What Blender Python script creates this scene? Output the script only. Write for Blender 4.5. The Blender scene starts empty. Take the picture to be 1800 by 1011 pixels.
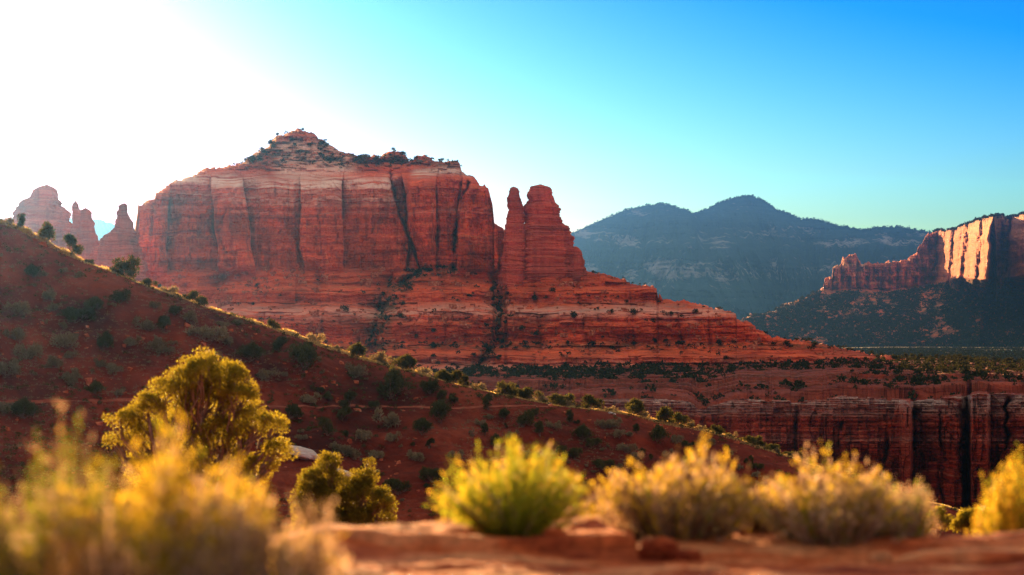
import bpy, math, random
import numpy as np

# ------------------------------------------------------------------ camera, sky, sun, exposure
scene = bpy.context.scene
COL = scene.collection
F = 4250.0            # focal length in photo pixels (85 mm on a 36 mm sensor, photo 1800 px wide)
HC = 1.0              # camera height above the rock slab
HY = 560.0            # photo row of the horizon
SUN_AZ, SUN_EL = -18.5, 7.2
cam_d = bpy.data.cameras.new('camera'); cam = bpy.data.objects.new('camera', cam_d); COL.objects.link(cam)
cam.location = (0, 0, HC); cam.rotation_euler = (math.radians(90), 0, 0)
cam_d.lens = 85.0; cam_d.sensor_width = 36.0
cam_d.shift_y = (HY - 505.5) / 1800.0
cam_d.clip_start = 0.1; cam_d.clip_end = 60000
cam_d.dof.use_dof = True; cam_d.dof.focus_distance = 1500.0; cam_d.dof.aperture_fstop = 2.6
cam_d.dof.aperture_blades = 0
scene.camera = cam

world = bpy.data.worlds.new("World"); scene.world = world; world.use_nodes = True
wn, wl = world.node_tree.nodes, world.node_tree.links
wn.clear()
sky = wn.new('ShaderNodeTexSky'); sky.sky_type = 'NISHITA'; sky.sun_disc = False
sky.sun_elevation = math.radians(SUN_EL); sky.sun_rotation = math.radians(SUN_AZ)
sky.air_density = 1.0; sky.dust_density = 0.6; sky.ozone_density = 3.5; sky.altitude = 1300
bg = wn.new('ShaderNodeBackground'); bg.inputs['Strength'].default_value = 0.05
wo = wn.new('ShaderNodeOutputWorld')
hs = wn.new('ShaderNodeHueSaturation'); hs.inputs['Saturation'].default_value = 1.15; hs.inputs['Hue'].default_value = 0.512
SKY_GAMMA, SKY_REF = 2.25, 8.2      # contrast of the sky about its own blue level
SKY_MAX = 8.5; FILL_CLOUD = 2.75
dv = wn.new('ShaderNodeVectorMath'); dv.operation = 'SCALE'; dv.inputs['Scale'].default_value = 1 / SKY_REF
gm = wn.new('ShaderNodeGamma'); gm.inputs['Gamma'].default_value = SKY_GAMMA
mv = wn.new('ShaderNodeVectorMath'); mv.operation = 'SCALE'; mv.inputs['Scale'].default_value = SKY_REF
wl.new(sky.outputs[0], dv.inputs[0]); wl.new(dv.outputs[0], gm.inputs[0]); wl.new(gm.outputs[0], mv.inputs[0])
mn = wn.new('ShaderNodeVectorMath'); mn.operation = 'MINIMUM'; mn.inputs[1].default_value = (SKY_MAX * 1.5, SKY_MAX * 0.62, SKY_MAX * 0.75)
wl.new(mv.outputs[0], mn.inputs[0]); wl.new(mn.outputs[0], hs.inputs['Color'])
# added unseen cloud sheet above the frame: neutral fill light for shaded rock
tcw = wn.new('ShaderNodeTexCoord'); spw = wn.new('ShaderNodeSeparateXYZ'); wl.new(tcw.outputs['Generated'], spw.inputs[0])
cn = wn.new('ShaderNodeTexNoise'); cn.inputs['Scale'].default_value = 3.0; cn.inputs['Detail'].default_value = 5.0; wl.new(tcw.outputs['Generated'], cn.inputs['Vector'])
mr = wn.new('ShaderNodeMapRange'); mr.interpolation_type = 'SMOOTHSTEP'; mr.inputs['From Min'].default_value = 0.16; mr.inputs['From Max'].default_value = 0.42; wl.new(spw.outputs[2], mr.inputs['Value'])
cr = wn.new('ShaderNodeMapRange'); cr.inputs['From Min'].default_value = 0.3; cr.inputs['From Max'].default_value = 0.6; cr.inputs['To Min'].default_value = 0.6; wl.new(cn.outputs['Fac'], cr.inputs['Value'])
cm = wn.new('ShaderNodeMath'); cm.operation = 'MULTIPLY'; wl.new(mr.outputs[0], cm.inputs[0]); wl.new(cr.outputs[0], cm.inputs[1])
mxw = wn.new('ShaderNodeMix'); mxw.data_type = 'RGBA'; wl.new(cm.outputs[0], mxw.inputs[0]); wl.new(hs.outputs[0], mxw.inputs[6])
mxw.inputs[7].default_value = (FILL_CLOUD * 1.0, FILL_CLOUD * 0.93, FILL_CLOUD * 0.84, 1); wl.new(mxw.outputs[2], bg.inputs['Color']); wl.new(bg.outputs[0], wo.inputs['Surface'])

sun_d = bpy.data.lights.new('sun', 'SUN'); sun = bpy.data.objects.new('sun', sun_d); COL.objects.link(sun)
sun_d.energy = 5.0; sun_d.angle = math.radians(0.5); sun_d.color = (1.0, 0.56, 0.22)
sun.rotation_euler = (math.radians(90 - SUN_EL), 0, math.radians(180 - SUN_AZ))   # light travels from behind the scene, left of frame
sun.location = (-400, 900, 300)

scene.view_settings.view_transform = 'Standard'
scene.view_settings.look = 'None'
scene.view_settings.exposure = 2.85
scene.view_settings.gamma = 1.0
scene.cycles.use_denoising = True; scene.cycles.use_adaptive_sampling = False
scene.cycles.max_bounces = 6
scene.cycles.diffuse_bounces = 4
scene.cycles.transmission_bounces = 4
scene.cycles.volume_bounces = 0
scene.cycles.transparent_max_bounces = 8
HAZE_DENSITY = 3.0e-5
HAZE_COLOR = (0.06, 0.20, 0.54)
HAZE_G = 0.968

# ------------------------------------------------------------------ noise
def _h(ix, iy, iz, seed):
    h = (ix.astype(np.int64) * 374761393 + iy.astype(np.int64) * 668265263 + iz.astype(np.int64) * 2147483647 + seed * 974634777) & 0xFFFFFFFF
    h = ((h ^ (h >> 13)) * 1274126177) & 0xFFFFFFFF
    h = ((h ^ (h >> 15)) * 2246822519) & 0xFFFFFFFF
    h ^= (h >> 16)
    return (h & 0xFFFFFF).astype(np.float64) / 0x7FFFFF - 1.0

def noise(x, y=0.0, z=0.0, seed=0):
    x, y, z = np.broadcast_arrays(np.asarray(x, float), np.asarray(y, float), np.asarray(z, float))
    x0, y0, z0 = np.floor(x), np.floor(y), np.floor(z)
    fx, fy, fz = x - x0, y - y0, z - z0
    fx = fx * fx * (3 - 2 * fx); fy = fy * fy * (3 - 2 * fy); fz = fz * fz * (3 - 2 * fz)
    flatz = not np.any(fz)
    def pl(iz):
        a = _h(x0, y0, iz, seed); b = _h(x0 + 1, y0, iz, seed)
        c = _h(x0, y0 + 1, iz, seed); d = _h(x0 + 1, y0 + 1, iz, seed)
        return (a + (b - a) * fx) * (1 - fy) + (c + (d - c) * fx) * fy
    p = pl(z0)
    if flatz: return p
    return p * (1 - fz) + pl(z0 + 1) * fz

def fbm(x, y=0.0, z=0.0, octaves=4, seed=0, gain=0.5, ridged=False):
    s = 0.0; a = 1.0; t = 0.0
    for o in range(octaves):
        f = 2.03 ** o
        n = noise(np.asarray(x) * f + 7.3 * o, np.asarray(y) * f + 3.1 * o, np.asarray(z) * f, seed + o * 17)
        if ridged: n = 1 - 2 * np.abs(n)
        s = s + a * n; t += a; a *= gain
    return s / t

def sstep(a, b, x):
    t = np.clip((x - a) / (b - a), 0, 1); return t * t * (3 - 2 * t)

def poly(pts, x):
    pts = sorted(pts); return np.interp(x, [p[0] for p in pts], [p[1] for p in pts])

# ------------------------------------------------------------------ mesh building
def link(o, parent=None):
    COL.objects.link(o)
    if parent is not None: o.parent = parent
    return o

def raw_mesh(name, verts, faces_flat, sizes, mat, smooth=False, attrs=None, mats=None, mat_idx=None):
    me = bpy.data.meshes.new(name)
    nv = len(verts); nf = len(sizes)
    me.vertices.add(nv); me.vertices.foreach_set('co', np.ascontiguousarray(verts, dtype=np.float32).ravel())
    me.loops.add(len(faces_flat)); me.loops.foreach_set('vertex_index', np.ascontiguousarray(faces_flat, dtype=np.int32))
    me.polygons.add(nf)
    starts = np.concatenate([[0], np.cumsum(sizes)[:-1]]).astype(np.int32)
    me.polygons.foreach_set('loop_start', starts)
    me.polygons.foreach_set('loop_total', np.asarray(sizes, dtype=np.int32))
    me.polygons.foreach_set('use_smooth', np.full(nf, smooth))
    for m in (mats or [mat]): me.materials.append(m)
    if mat_idx is not None: me.polygons.foreach_set('material_index', np.asarray(mat_idx, dtype=np.int32))
    for k, v in (attrs or {}).items():
        a = me.attributes.new(k, 'FLOAT', 'POINT'); a.data.foreach_set('value', np.ascontiguousarray(v, dtype=np.float32).ravel())
    me.update(calc_edges=True)
    return me

def grid_faces(n, m, wrap=False):
    i = np.arange(n - 1)[:, None]; j = np.arange(m if wrap else m - 1)[None, :]
    j2 = (j + 1) % m
    a = i * m + j; b = i * m + j2; c = (i + 1) * m + j2; d = (i + 1) * m + j
    return np.stack([a, b, c, d], -1).reshape(-1)

def grid_mesh(name, P, mat, smooth=False, attrs=None, wrap=False):
    n, m = P.shape[:2]
    ff = grid_faces(n, m, wrap)
    return raw_mesh(name, P.reshape(-1, 3), ff, np.full(len(ff) // 4, 4), mat, smooth, attrs)

def mesh_obj(name, me, parent=None, loc=None):
    o = bpy.data.objects.new(name, me)
    if loc is not None: o.location = loc
    return link(o, parent)

def structure(o, label=None):
    o['kind'] = 'structure'
    if label: o['label'] = label
    return o

def tag(o, label, cat, group=None, kind=None):
    o['label'] = label; o['category'] = cat
    if group: o['group'] = group
    if kind: o['kind'] = kind
    return o

ONES = ['first', 'second', 'third', 'fourth', 'fifth', 'sixth', 'seventh', 'eighth', 'ninth', 'tenth', 'eleventh', 'twelfth',
        'thirteenth', 'fourteenth', 'fifteenth', 'sixteenth', 'seventeenth', 'eighteenth', 'nineteenth']
TENS = {2: 'twenty', 3: 'thirty', 4: 'forty', 5: 'fifty', 6: 'sixty', 7: 'seventy', 8: 'eighty', 9: 'ninety'}
def ordinal(n):
    if n < 20: return ONES[n - 1]
    if n > 100: return 'hundred-' + ordinal(n - 100)
    if n == 100: return 'hundredth'
    t, u = divmod(n, 10)
    if u == 0: return TENS[t][:-1] + 'ieth'
    return TENS[t] + '-' + ONES[u - 1]

# ------------------------------------------------------------------ materials
class NT:
    def __init__(s, name):
        s.m = bpy.data.materials.new(name); s.m.use_nodes = True
        s.t = s.m.node_tree; s.t.nodes.clear()
    def n(s, typ, **kw):
        nd = s.t.nodes.new(typ)
        for k, v in kw.items(): setattr(nd, k, v)
        return nd
    def l(s, a, b): s.t.links.new(a, b)
    def val(s, sock, v):
        if hasattr(v, 'is_output'): s.l(v, sock)
        else: sock.default_value = v
    def math(s, op, a, b=0.0, c=None, clamp=False):
        nd = s.n('ShaderNodeMath', operation=op, use_clamp=clamp); s.val(nd.inputs[0], a); s.val(nd.inputs[1], b)
        if c is not None: s.val(nd.inputs[2], c)
        return nd.outputs[0]
    def noise(s, vec, scale=(1, 1, 1), detail=4, rough=0.55, loc=(0, 0, 0), dist=0.0):
        mp = s.n('ShaderNodeMapping'); s.l(vec, mp.inputs[0]); mp.inputs['Scale'].default_value = scale; mp.inputs['Location'].default_value = loc
        nd = s.n('ShaderNodeTexNoise'); s.l(mp.outputs[0], nd.inputs['Vector']); nd.inputs['Scale'].default_value = 1.0
        nd.inputs['Detail'].default_value = detail; nd.inputs['Roughness'].default_value = rough; nd.inputs['Distortion'].default_value = dist
        return nd.outputs['Fac']
    def ramp(s, f, stops, interp='LINEAR'):
        nd = s.n('ShaderNodeValToRGB'); nd.color_ramp.interpolation = interp; s.l(f, nd.inputs[0])
        els = nd.color_ramp.elements
        while len(els) < len(stops): els.new(0.5)
        for e, (p, c) in zip(els, stops):
            e.position = p; e.color = (c, c, c, 1) if isinstance(c, (int, float)) else (*c, 1)
        return nd.outputs[0]
    def mix(s, f, a, b, blend='MIX'):
        nd = s.n('ShaderNodeMix', data_type='RGBA', blend_type=blend); s.val(nd.inputs[0], f)
        for sk, v in ((nd.inputs[6], a), (nd.inputs[7], b)):
            if hasattr(v, 'is_output'): s.l(v, sk)
            else: sk.default_value = (*v, 1)
        return nd.outputs[2]
    def attr(s, name):
        return s.n('ShaderNodeAttribute', attribute_name=name).outputs['Fac']
    def pos(s, obj=False):
        if obj: return s.n('ShaderNodeTexCoord').outputs['Object']
        return s.n('ShaderNodeNewGeometry').outputs['Position']
    def bump(s, h, strength, dist):
        nd = s.n('ShaderNodeBump'); s.l(h, nd.inputs['Height']); nd.inputs['Strength'].default_value = strength; nd.inputs['Distance'].default_value = dist
        return nd.outputs[0]
    def out(s, col, rough=0.9, normal=None, spec=0.15, trans=None, tcol=None):
        p = s.n('ShaderNodeBsdfPrincipled'); s.val(p.inputs['Roughness'], rough); p.inputs['Specular IOR Level'].default_value = spec
        if hasattr(col, 'is_output'): s.l(col, p.inputs['Base Color'])
        else: p.inputs['Base Color'].default_value = (*col, 1)
        if normal is not None: s.l(normal, p.inputs['Normal'])
        sh = p.outputs[0]
        if trans is not None:
            tr = s.n('ShaderNodeBsdfTranslucent')
            if hasattr(tcol, 'is_output'): s.l(tcol, tr.inputs[0])
            else: tr.inputs[0].default_value = (*tcol, 1)
            mx = s.n('ShaderNodeMixShader'); mx.inputs[0].default_value = trans
            s.l(sh, mx.inputs[1]); s.l(tr.outputs[0], mx.inputs[2]); sh = mx.outputs[0]
        o = s.n('ShaderNodeOutputMaterial'); s.l(sh, o.inputs[0])
        return s.m

def rock_material(name, k, cols, pale, veg, streak=0.5, bump=1.0, hue=1.0):
    """k: size of features in metres; attributes pale / veg / cliff come with the mesh."""
    N = NT(name); P = N.pos()
    warp = N.noise(P, (0.02 / k, 0.02 / k, 0.02 / k), 3)
    sp = N.n('ShaderNodeSeparateXYZ'); N.l(P, sp.inputs[0])
    z = N.math('ADD', sp.outputs[2], N.math('MULTIPLY', warp, 16.0 * k))
    cb = N.n('ShaderNodeCombineXYZ'); N.l(sp.outputs[0], cb.inputs[0]); N.l(sp.outputs[1], cb.inputs[1]); N.l(z, cb.inputs[2])
    strata = N.noise(cb.outputs[0], (0.006 / k, 0.006 / k, 0.22 / k), 5, 0.65)
    base = N.ramp(strata, [(0.30, cols[0]), (0.44, cols[1]), (0.52, cols[2]), (0.60, cols[1]), (0.72, cols[3])])
    fine = N.noise(P, (0.5 / k, 0.5 / k, 1.1 / k), 6, 0.7)
    base = N.mix(1.0, base, N.ramp(fine, [(0.25, 0.62), (0.5, 0.95), (0.75, 1.25)]), 'MULTIPLY')
    st = N.noise(P, (0.16 / k, 0.16 / k, 0.012 / k), 5, 0.6, dist=0.4)
    sm = N.math('MULTIPLY', N.ramp(st, [(0.50, 0.0), (0.62, 1.0)]), N.math('MULTIPLY', N.attr('cliff'), streak))
    base = N.mix(sm, base, (cols[0][0] * 0.45, cols[0][1] * 0.5, cols[0][2] * 0.7))
    st2 = N.noise(P, (0.22 / k, 0.22 / k, 0.02 / k), 4, 0.6, loc=(31, 7, 3))
    sm2 = N.math('MULTIPLY', N.ramp(st2, [(0.62, 0.0), (0.70, 1.0)]), N.math('MULTIPLY', N.attr('cliff'), streak * 0.8))
    base = N.mix(sm2, base, (cols[3][0] * 1.05, cols[3][1] * 1.3, cols[3][2] * 1.2))
    thin = N.noise(cb.outputs[0], (0.012 / k, 0.012 / k, 0.5 / k), 4, 0.6, loc=(3, 9, 1))
    dk = N.ramp(N.noise(cb.outputs[0], (0.008 / k, 0.008 / k, 0.6 / k), 3, 0.5, loc=(5, 5, 2)), [(0.30, 0.62), (0.42, 1.0), (0.60, 1.0), (0.74, 1.35)])  # bed bands in the colour; dark lines stand in for ledge shadow
    base = N.mix(1.0, base, dk, 'MULTIPLY')
    pat = N.noise(P, (0.022 / k, 0.022 / k, 0.045 / k), 5, 0.6, loc=(8, 3, 6))
    base = N.mix(1.0, base, N.ramp(pat, [(0.32, 0.62), (0.48, 1.0), (0.66, 1.35)]), 'MULTIPLY')
    pm = N.math('MULTIPLY', N.attr('pale'), N.ramp(thin, [(0.38, 0.1), (0.52, 1.0)]))
    base = N.mix(pm, base, pale)
    vm = N.math('MULTIPLY', N.ramp(N.noise(P, (0.12 / k, 0.12 / k, 0.12 / k), 5, 0.75), [(0.40, 0.0), (0.58, 1.0)]), N.attr('veg'))
    vcol = N.ramp(N.noise(P, (0.6 / k, 0.6 / k, 0.6 / k), 3, 0.6), [(0.3, tuple(v * 0.55 for v in veg)), (0.7, tuple(v * 1.4 for v in veg))])
    base = N.mix(vm, base, vcol)
    hgt = N.math('ADD', N.math('MULTIPLY', strata, 1.2), N.math('ADD', N.math('MULTIPLY', fine, 0.7), N.math('MULTIPLY', thin, 0.5)))
    return N.out(base, 0.95, N.bump(hgt, 0.8, 1.6 * k * bump), 0.1)

RED = [(0.26, 0.024, 0.008), (0.54, 0.064, 0.018), (0.62, 0.098, 0.030), (0.70, 0.20, 0.08)]
M = {}
M['butte'] = rock_material('red_sandstone', 1.0, RED, (0.80, 0.52, 0.38), (0.050, 0.055, 0.025))
M['spire'] = rock_material('red_spire_sandstone', 1.0, [(0.24, 0.024, 0.012), (0.42, 0.050, 0.022), (0.50, 0.072, 0.032), (0.58, 0.12, 0.055)], (0.5, 0.3, 0.2), (0.05, 0.05, 0.03))
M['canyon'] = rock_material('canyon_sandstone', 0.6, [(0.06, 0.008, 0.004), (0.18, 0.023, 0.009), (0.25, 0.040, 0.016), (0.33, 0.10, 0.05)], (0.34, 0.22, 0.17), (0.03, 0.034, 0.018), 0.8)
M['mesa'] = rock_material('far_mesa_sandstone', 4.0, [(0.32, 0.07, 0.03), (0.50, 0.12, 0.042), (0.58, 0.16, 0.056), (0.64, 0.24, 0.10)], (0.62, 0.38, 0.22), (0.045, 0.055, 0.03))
def mountain_mat():
    N = NT('mountain_slopes'); P = N.pos()
    n1 = N.noise(P, (0.0022, 0.0022, 0.004), 6, 0.7); n2 = N.noise(P, (0.012, 0.012, 0.02), 4, 0.7, loc=(5, 1, 2))
    rock = N.ramp(n2, [(0.3, (0.14, 0.12, 0.11)), (0.7, (0.46, 0.40, 0.36))]); wood = N.ramp(n2, [(0.3, (0.008, 0.024, 0.026)), (0.7, (0.026, 0.060, 0.056))])
    f = N.math('ADD', N.math('MULTIPLY', n1, 1.6), N.math('MULTIPLY', N.math('SUBTRACT', N.attr('veg'), 0.5), 0.9))
    f = N.math('ADD', f, N.math('MULTIPLY', N.math('SUBTRACT', n2, 0.5), 1.5))
    return N.out(N.mix(N.ramp(f, [(0.84, 0.0), (1.06, 1.0)]), rock, wood), 0.95, N.bump(N.math('ADD', n1, N.math('MULTIPLY', n2, 0.3)), 0.8, 60.0), 0.05)
M['mountain'] = mountain_mat()

def leaf_material(name, dark, light, trans, tcol, size, rough=0.6):
    N = NT(name)
    oi = N.n('ShaderNodeObjectInfo'); P = N.pos(True)
    v = N.noise(P, (1 / size,) * 3, 3, 0.6)
    f = N.math('ADD', v, N.math('MULTIPLY', N.math('SUBTRACT', oi.outputs['Random'], 0.5), 0.25))
    col = N.ramp(f, [(0.32, dark), (0.68, light)])
    tc = N.mix(0.6, col, tcol)
    tc = N.mix(1.0, tc, N.ramp(f, [(0.3, 0.6), (0.7, 1.1)]), 'MULTIPLY')
    return N.out(col, 1.0 if size > 1 else rough, None, 0.0 if size > 1 else 0.15, trans, tc)
M['juniper'] = leaf_material('juniper_foliage', (0.035, 0.045, 0.008), (0.14, 0.13, 0.018), 0.5, (0.52, 0.42, 0.03), 0.25)
M['juniper_far'] = leaf_material('far_juniper_foliage', (0.022, 0.032, 0.012), (0.055, 0.065, 0.028), 0.30, (0.22, 0.18, 0.03), 1.2)
M['bench_juniper'] = leaf_material('bench_juniper_foliage', (0.012, 0.018, 0.008), (0.034, 0.040, 0.016), 0.12, (0.12, 0.10, 0.02), 3.0)
M['forest'] = leaf_material('forest_foliage', (0.020, 0.032, 0.018), (0.045, 0.060, 0.032), 0.04, (0.10, 0.09, 0.03), 12.0)
M['sage'] = leaf_material('sage_twigs', (0.085, 0.085, 0.05), (0.17, 0.16, 0.10), 0.35, (0.50, 0.32, 0.10), 0.5)
M['dry_grass'] = leaf_material('dry_grass_blades', (0.34, 0.24, 0.09), (0.62, 0.44, 0.17), 0.65, (0.95, 0.66, 0.22), 0.5)
M['gold_leaf'] = leaf_material('golden_brush_leaves', (0.15, 0.10, 0.012), (0.42, 0.30, 0.03), 0.55, (0.80, 0.56, 0.04), 0.05)
M['green_stem'] = leaf_material('green_brush_stems', (0.045, 0.065, 0.010), (0.20, 0.22, 0.02), 0.5, (0.42, 0.46, 0.02), 0.05)
M['pale_twig'] = leaf_material('pale_brush_twigs', (0.16, 0.095, 0.05), (0.42, 0.30, 0.20), 0.42, (0.84, 0.58, 0.34), 0.05)
M['brown_twig'] = leaf_material('brown_twigs', (0.05, 0.028, 0.015), (0.15, 0.085, 0.045), 0.15, (0.34, 0.17, 0.06), 0.06)

def bark():
    N = NT('juniper_bark'); P = N.pos(True)
    f = N.noise(P, (30, 30, 4), 5, 0.7)
    return N.out(N.ramp(f, [(0.3, (0.06, 0.035, 0.022)), (0.7, (0.20, 0.14, 0.10))]), 0.9, N.bump(f, 0.8, 0.02))
M['bark'] = bark()

def soil(name, k, a, b, c):
    N = NT(name); P = N.pos()
    big = N.noise(P, (0.05 / k,) * 3, 5, 0.65); mid = N.noise(P, (0.6 / k,) * 3, 6, 0.7, loc=(4, 2, 8)); fine = N.noise(P, (4.0 / k,) * 3, 5, 0.75)
    col = N.ramp(big, [(0.34, a), (0.5, b), (0.66, c)])
    col = N.mix(1.0, col, N.ramp(mid, [(0.3, 0.65), (0.6, 1.1), (0.75, 1.35)]), 'MULTIPLY')
    rk = N.ramp(N.noise(P, (1.6 / k, 1.6 / k, 2.2 / k), 4, 0.7, loc=(9, 1, 5)), [(0.60, 0.0), (0.68, 1.0)])
    gr = N.mix(N.math('MULTIPLY', rk, N.attr('scrub')), col, (0.14, 0.095, 0.06))
    h = N.math('ADD', N.math('MULTIPLY', mid, 1.0), N.math('MULTIPLY', fine, 0.25))
    return N.out(gr, 0.95, N.bump(h, 0.9, 0.8 * k), 0.1)
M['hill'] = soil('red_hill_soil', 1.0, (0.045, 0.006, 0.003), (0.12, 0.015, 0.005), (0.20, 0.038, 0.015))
def valley():
    N = NT('valley_soil'); P = N.pos()
    big = N.noise(P, (0.004, 0.004, 0.004), 5, 0.65); mid = N.noise(P, (0.03, 0.03, 0.03), 5, 0.7)
    red = N.ramp(big, [(0.3, (0.52, 0.17, 0.075)), (0.7, (0.66, 0.26, 0.13))])  # bright red where the ground is hidden, to bounce warm fill light
    grn = N.ramp(N.noise(P, (0.0012, 0.006, 0.006), 4, 0.6), [(0.50, (0.030, 0.036, 0.018)), (0.62, (0.07, 0.055, 0.028)), (0.70, (0.20, 0.15, 0.08))])
    col = N.mix(N.attr('scrub'), red, grn)
    return N.out(col, 0.95, N.bump(mid, 0.7, 6.0), 0.1)
M['ground'] = valley()

def slab_mat():
    N = NT('sandy_red_slab'); P = N.pos()
    big = N.noise(P, (1.1, 2.6, 2.0), 5, 0.6); fine = N.noise(P, (16, 16, 16), 6, 0.75); grit = N.noise(P, (90, 90, 90), 3, 0.7)
    col = N.ramp(big, [(0.36, (0.22, 0.028, 0.008)), (0.47, (0.60, 0.12, 0.032)), (0.60, (0.84, 0.34, 0.14))])
    col = N.mix(1.0, col, N.ramp(fine, [(0.30, 0.45), (0.52, 1.0), (0.72, 1.35)]), 'MULTIPLY')
    h = N.math('ADD', N.math('MULTIPLY', fine, 1.0), N.math('MULTIPLY', grit, 0.5))
    return N.out(col, 0.85, N.bump(h, 1.0, 0.05), 0.1)
M['slab'] = slab_mat()
M['boulder'] = slab_mat()
N_ = NT('rubble_rock'); M['rubble'] = N_.out(N_.ramp(N_.noise(N_.pos(), (0.7, 0.7, 0.7), 3), [(0.35, (0.20, 0.035, 0.015)), (0.6, (0.42, 0.13, 0.06)), (0.75, (0.50, 0.30, 0.20))]), 0.95, None, 0.05)
M['haze'] = None

# ------------------------------------------------------------------ landform builder
def unproject(px, py, dep):
    return np.stack(np.broadcast_arrays((px - 900.0) / F * dep, dep, HC + (HY - py) / F * dep), -1)

class Relief:
    """A rock mass with its own distance, setbacks, thickness and back side."""
    def __init__(s, name, outline, dist, base, D, mat, x0, x1, dx=1.0, nz=400, thick=150.0, jag=1.2, jagf=0.12, seed=1, Rx=30, Rd=25, attrs=None, back=None):
        px = np.arange(x0, x1 + dx, dx)
        T = poly(outline, px)
        T = T + jag * fbm(px * jagf, seed=seed, octaves=4, gain=0.7) + 0.5 * jag * np.round(1.4 * noise(px * jagf * 1.3, seed=seed + 5))
        zz = px * 0; T = T + 0.9 * jag * _h(np.floor(px / 9 + noise(px * 0.05)), zz, zz, seed) + 0.9 * jag * _h(np.floor(px / 23 + noise(px * 0.02)), zz, zz, seed + 1) * (jag > 1.5)
        T = np.minimum(T, base - 2)
        t = np.linspace(0, 1, nz)[:, None]
        PY = base + (T[None, :] - base) * t; PX = np.broadcast_to(px[None, :], PY.shape)
        # horizontal distance to the outside of the outline
        ys = np.arange(math.floor(T.min()), base + 2, 2.0)
        inside = T[None, :] <= ys[:, None]
        d = np.zeros(inside.shape); run = np.full(len(ys), 1e3)
        for j in range(len(px)):
            run = np.where(inside[:, j], run + dx, 0); d[:, j] = run
        run = np.full(len(ys), 1e3)
        for j in range(len(px) - 1, -1, -1):
            run = np.where(inside[:, j], run + dx, 0); d[:, j] = np.minimum(d[:, j], run)
        yi = np.clip(np.round((PY - ys[0]) / 2.0).astype(int), 0, len(ys) - 1)
        E = d[yi, np.arange(len(px))[None, :]]
        u = np.clip(1 - E / Rx, 0, 1); inflate = Rd * (1 - np.sqrt(np.clip(1 - u * u, 0, 1)))
        V = np.clip(1 - (PY - T[None, :]) / (Rx * 0.5), 0, 1); inflate = inflate + 0.35 * Rd * V ** 3
        dep = dist + D(PX, PY, T[None, :]) + inflate
        P = unproject(PX, PY, dep)
        s.P, s.T, s.px, s.base, s.nz, s.dx = P, T, px, base, nz, dx
        top = P[-1]; rows = [P]
        zb = P[0, :, 2]
        for k, (fd, fz) in enumerate(back or [(0.12, 0.0), (0.4, 0.02), (0.7, 0.08), (0.9, 0.3), (1.0, 1.0)]):
            q = top.copy(); q[:, 1] += thick * fd; q[:, 0] *= (q[:, 1] / top[:, 1]) ** 1.05; q[:, 2] = top[:, 2] * (1 - fz) + zb * fz + thick * 0.01 * fbm(px * 0.05, k * 1.7, octaves=3, seed=seed + 3)
            rows.append(q[None])
        A = np.concatenate(rows, 0)
        at = {}
        for kname, fn in (attrs or {}).items():
            v = np.clip(fn(PX, PY, T[None, :]), 0, 1) * np.ones_like(PY)
            at[kname] = np.concatenate([v] + [v[-1:]] * (len(rows) - 1), 0)
        for kname in ('pale', 'veg', 'cliff'):
            at.setdefault(kname, np.zeros(A.shape[:2]))
        s.ob = mesh_obj(name, grid_mesh(name, A, mat, attrs=at))
    def at(s, px, py):
        j = int(np.clip(round((px - s.px[0]) / s.dx), 0, len(s.px) - 1))
        i = (s.base - py) / (s.base - s.T[j]) * (s.nz - 1)
        i = int(np.clip(round(i), 0, s.nz - 1))
        return s.P[i, j]

def cells(px, bounds, r=0.35):
    """rounded buttresses between cleft lines: 0 in the middle of each, 1 at its clefts"""
    out = np.ones_like(px)
    b = bounds
    for a, c in zip(b[:-1], b[1:]):
        u = (px - a) / np.maximum(c - a, 1e-3)
        m = (u >= 0) & (u < 1)
        e = np.abs(2 * u - 1)
        out = np.where(m, np.clip((e - (1 - 2 * r)) / (2 * r), 0, 1) ** 2.2, out)
    return out

def line_x(pts, py):            # pts given as (px, py)
    return np.interp(py, [p[1] for p in sorted(pts, key=lambda q: q[1])], [p[0] for p in sorted(pts, key=lambda q: q[1])])

def cleft(px, py, pts, w, d, soft=6):
    ys = [p[1] for p in pts]
    m = sstep(min(ys) - soft, min(ys) + soft, py) * (1 - sstep(max(ys) - soft, max(ys) + soft, py))
    x = line_x(pts, py) + 3.0 * noise(py * 0.06, seed=int(pts[0][0])) + 1.6 * noise(py * 0.23, seed=int(pts[0][0]) + 1)
    w = w * (1 + 0.4 * noise(py * 0.09, seed=int(pts[0][0]) + 2))
    m = m * np.clip(0.6 + 0.9 * noise(py * 0.055, seed=int(pts[0][0]) + 3), 0.12, 1)
    return d * m * np.exp(-(np.abs(px - x) / w) ** 1.4)

def stairs(v, seed, amp=1.0, freq=0.12):
    """steps of hard and soft beds by height: cumulative setback with irregular risers"""
    n = noise(v * freq, seed=seed) * 0.9 + noise(v * freq * 2.7, seed=seed + 1) * 0.6 + noise(v * freq * 7.1, seed=seed + 2) * 0.35
    return amp * n

def blocks(u, v, bw, bh, seed):
    """jointed beds: every block of every bed stands a little proud or back"""
    v = v + 0.45 * bh * noise(v / bh * 0.37, seed=seed) ; b = np.floor(v / bh)
    sh = _h(b, b * 0, b * 0, seed) * 50; w = bw * (1 + 0.5 * _h(b, b * 0 + 1, b * 0, seed + 1))
    c = np.floor((u + sh + 0.3 * bw * noise(u / bw * 0.6, b * 3.1, seed=seed + 2)) / w)
    return _h(b, c, b * 0, seed + 3)

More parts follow.
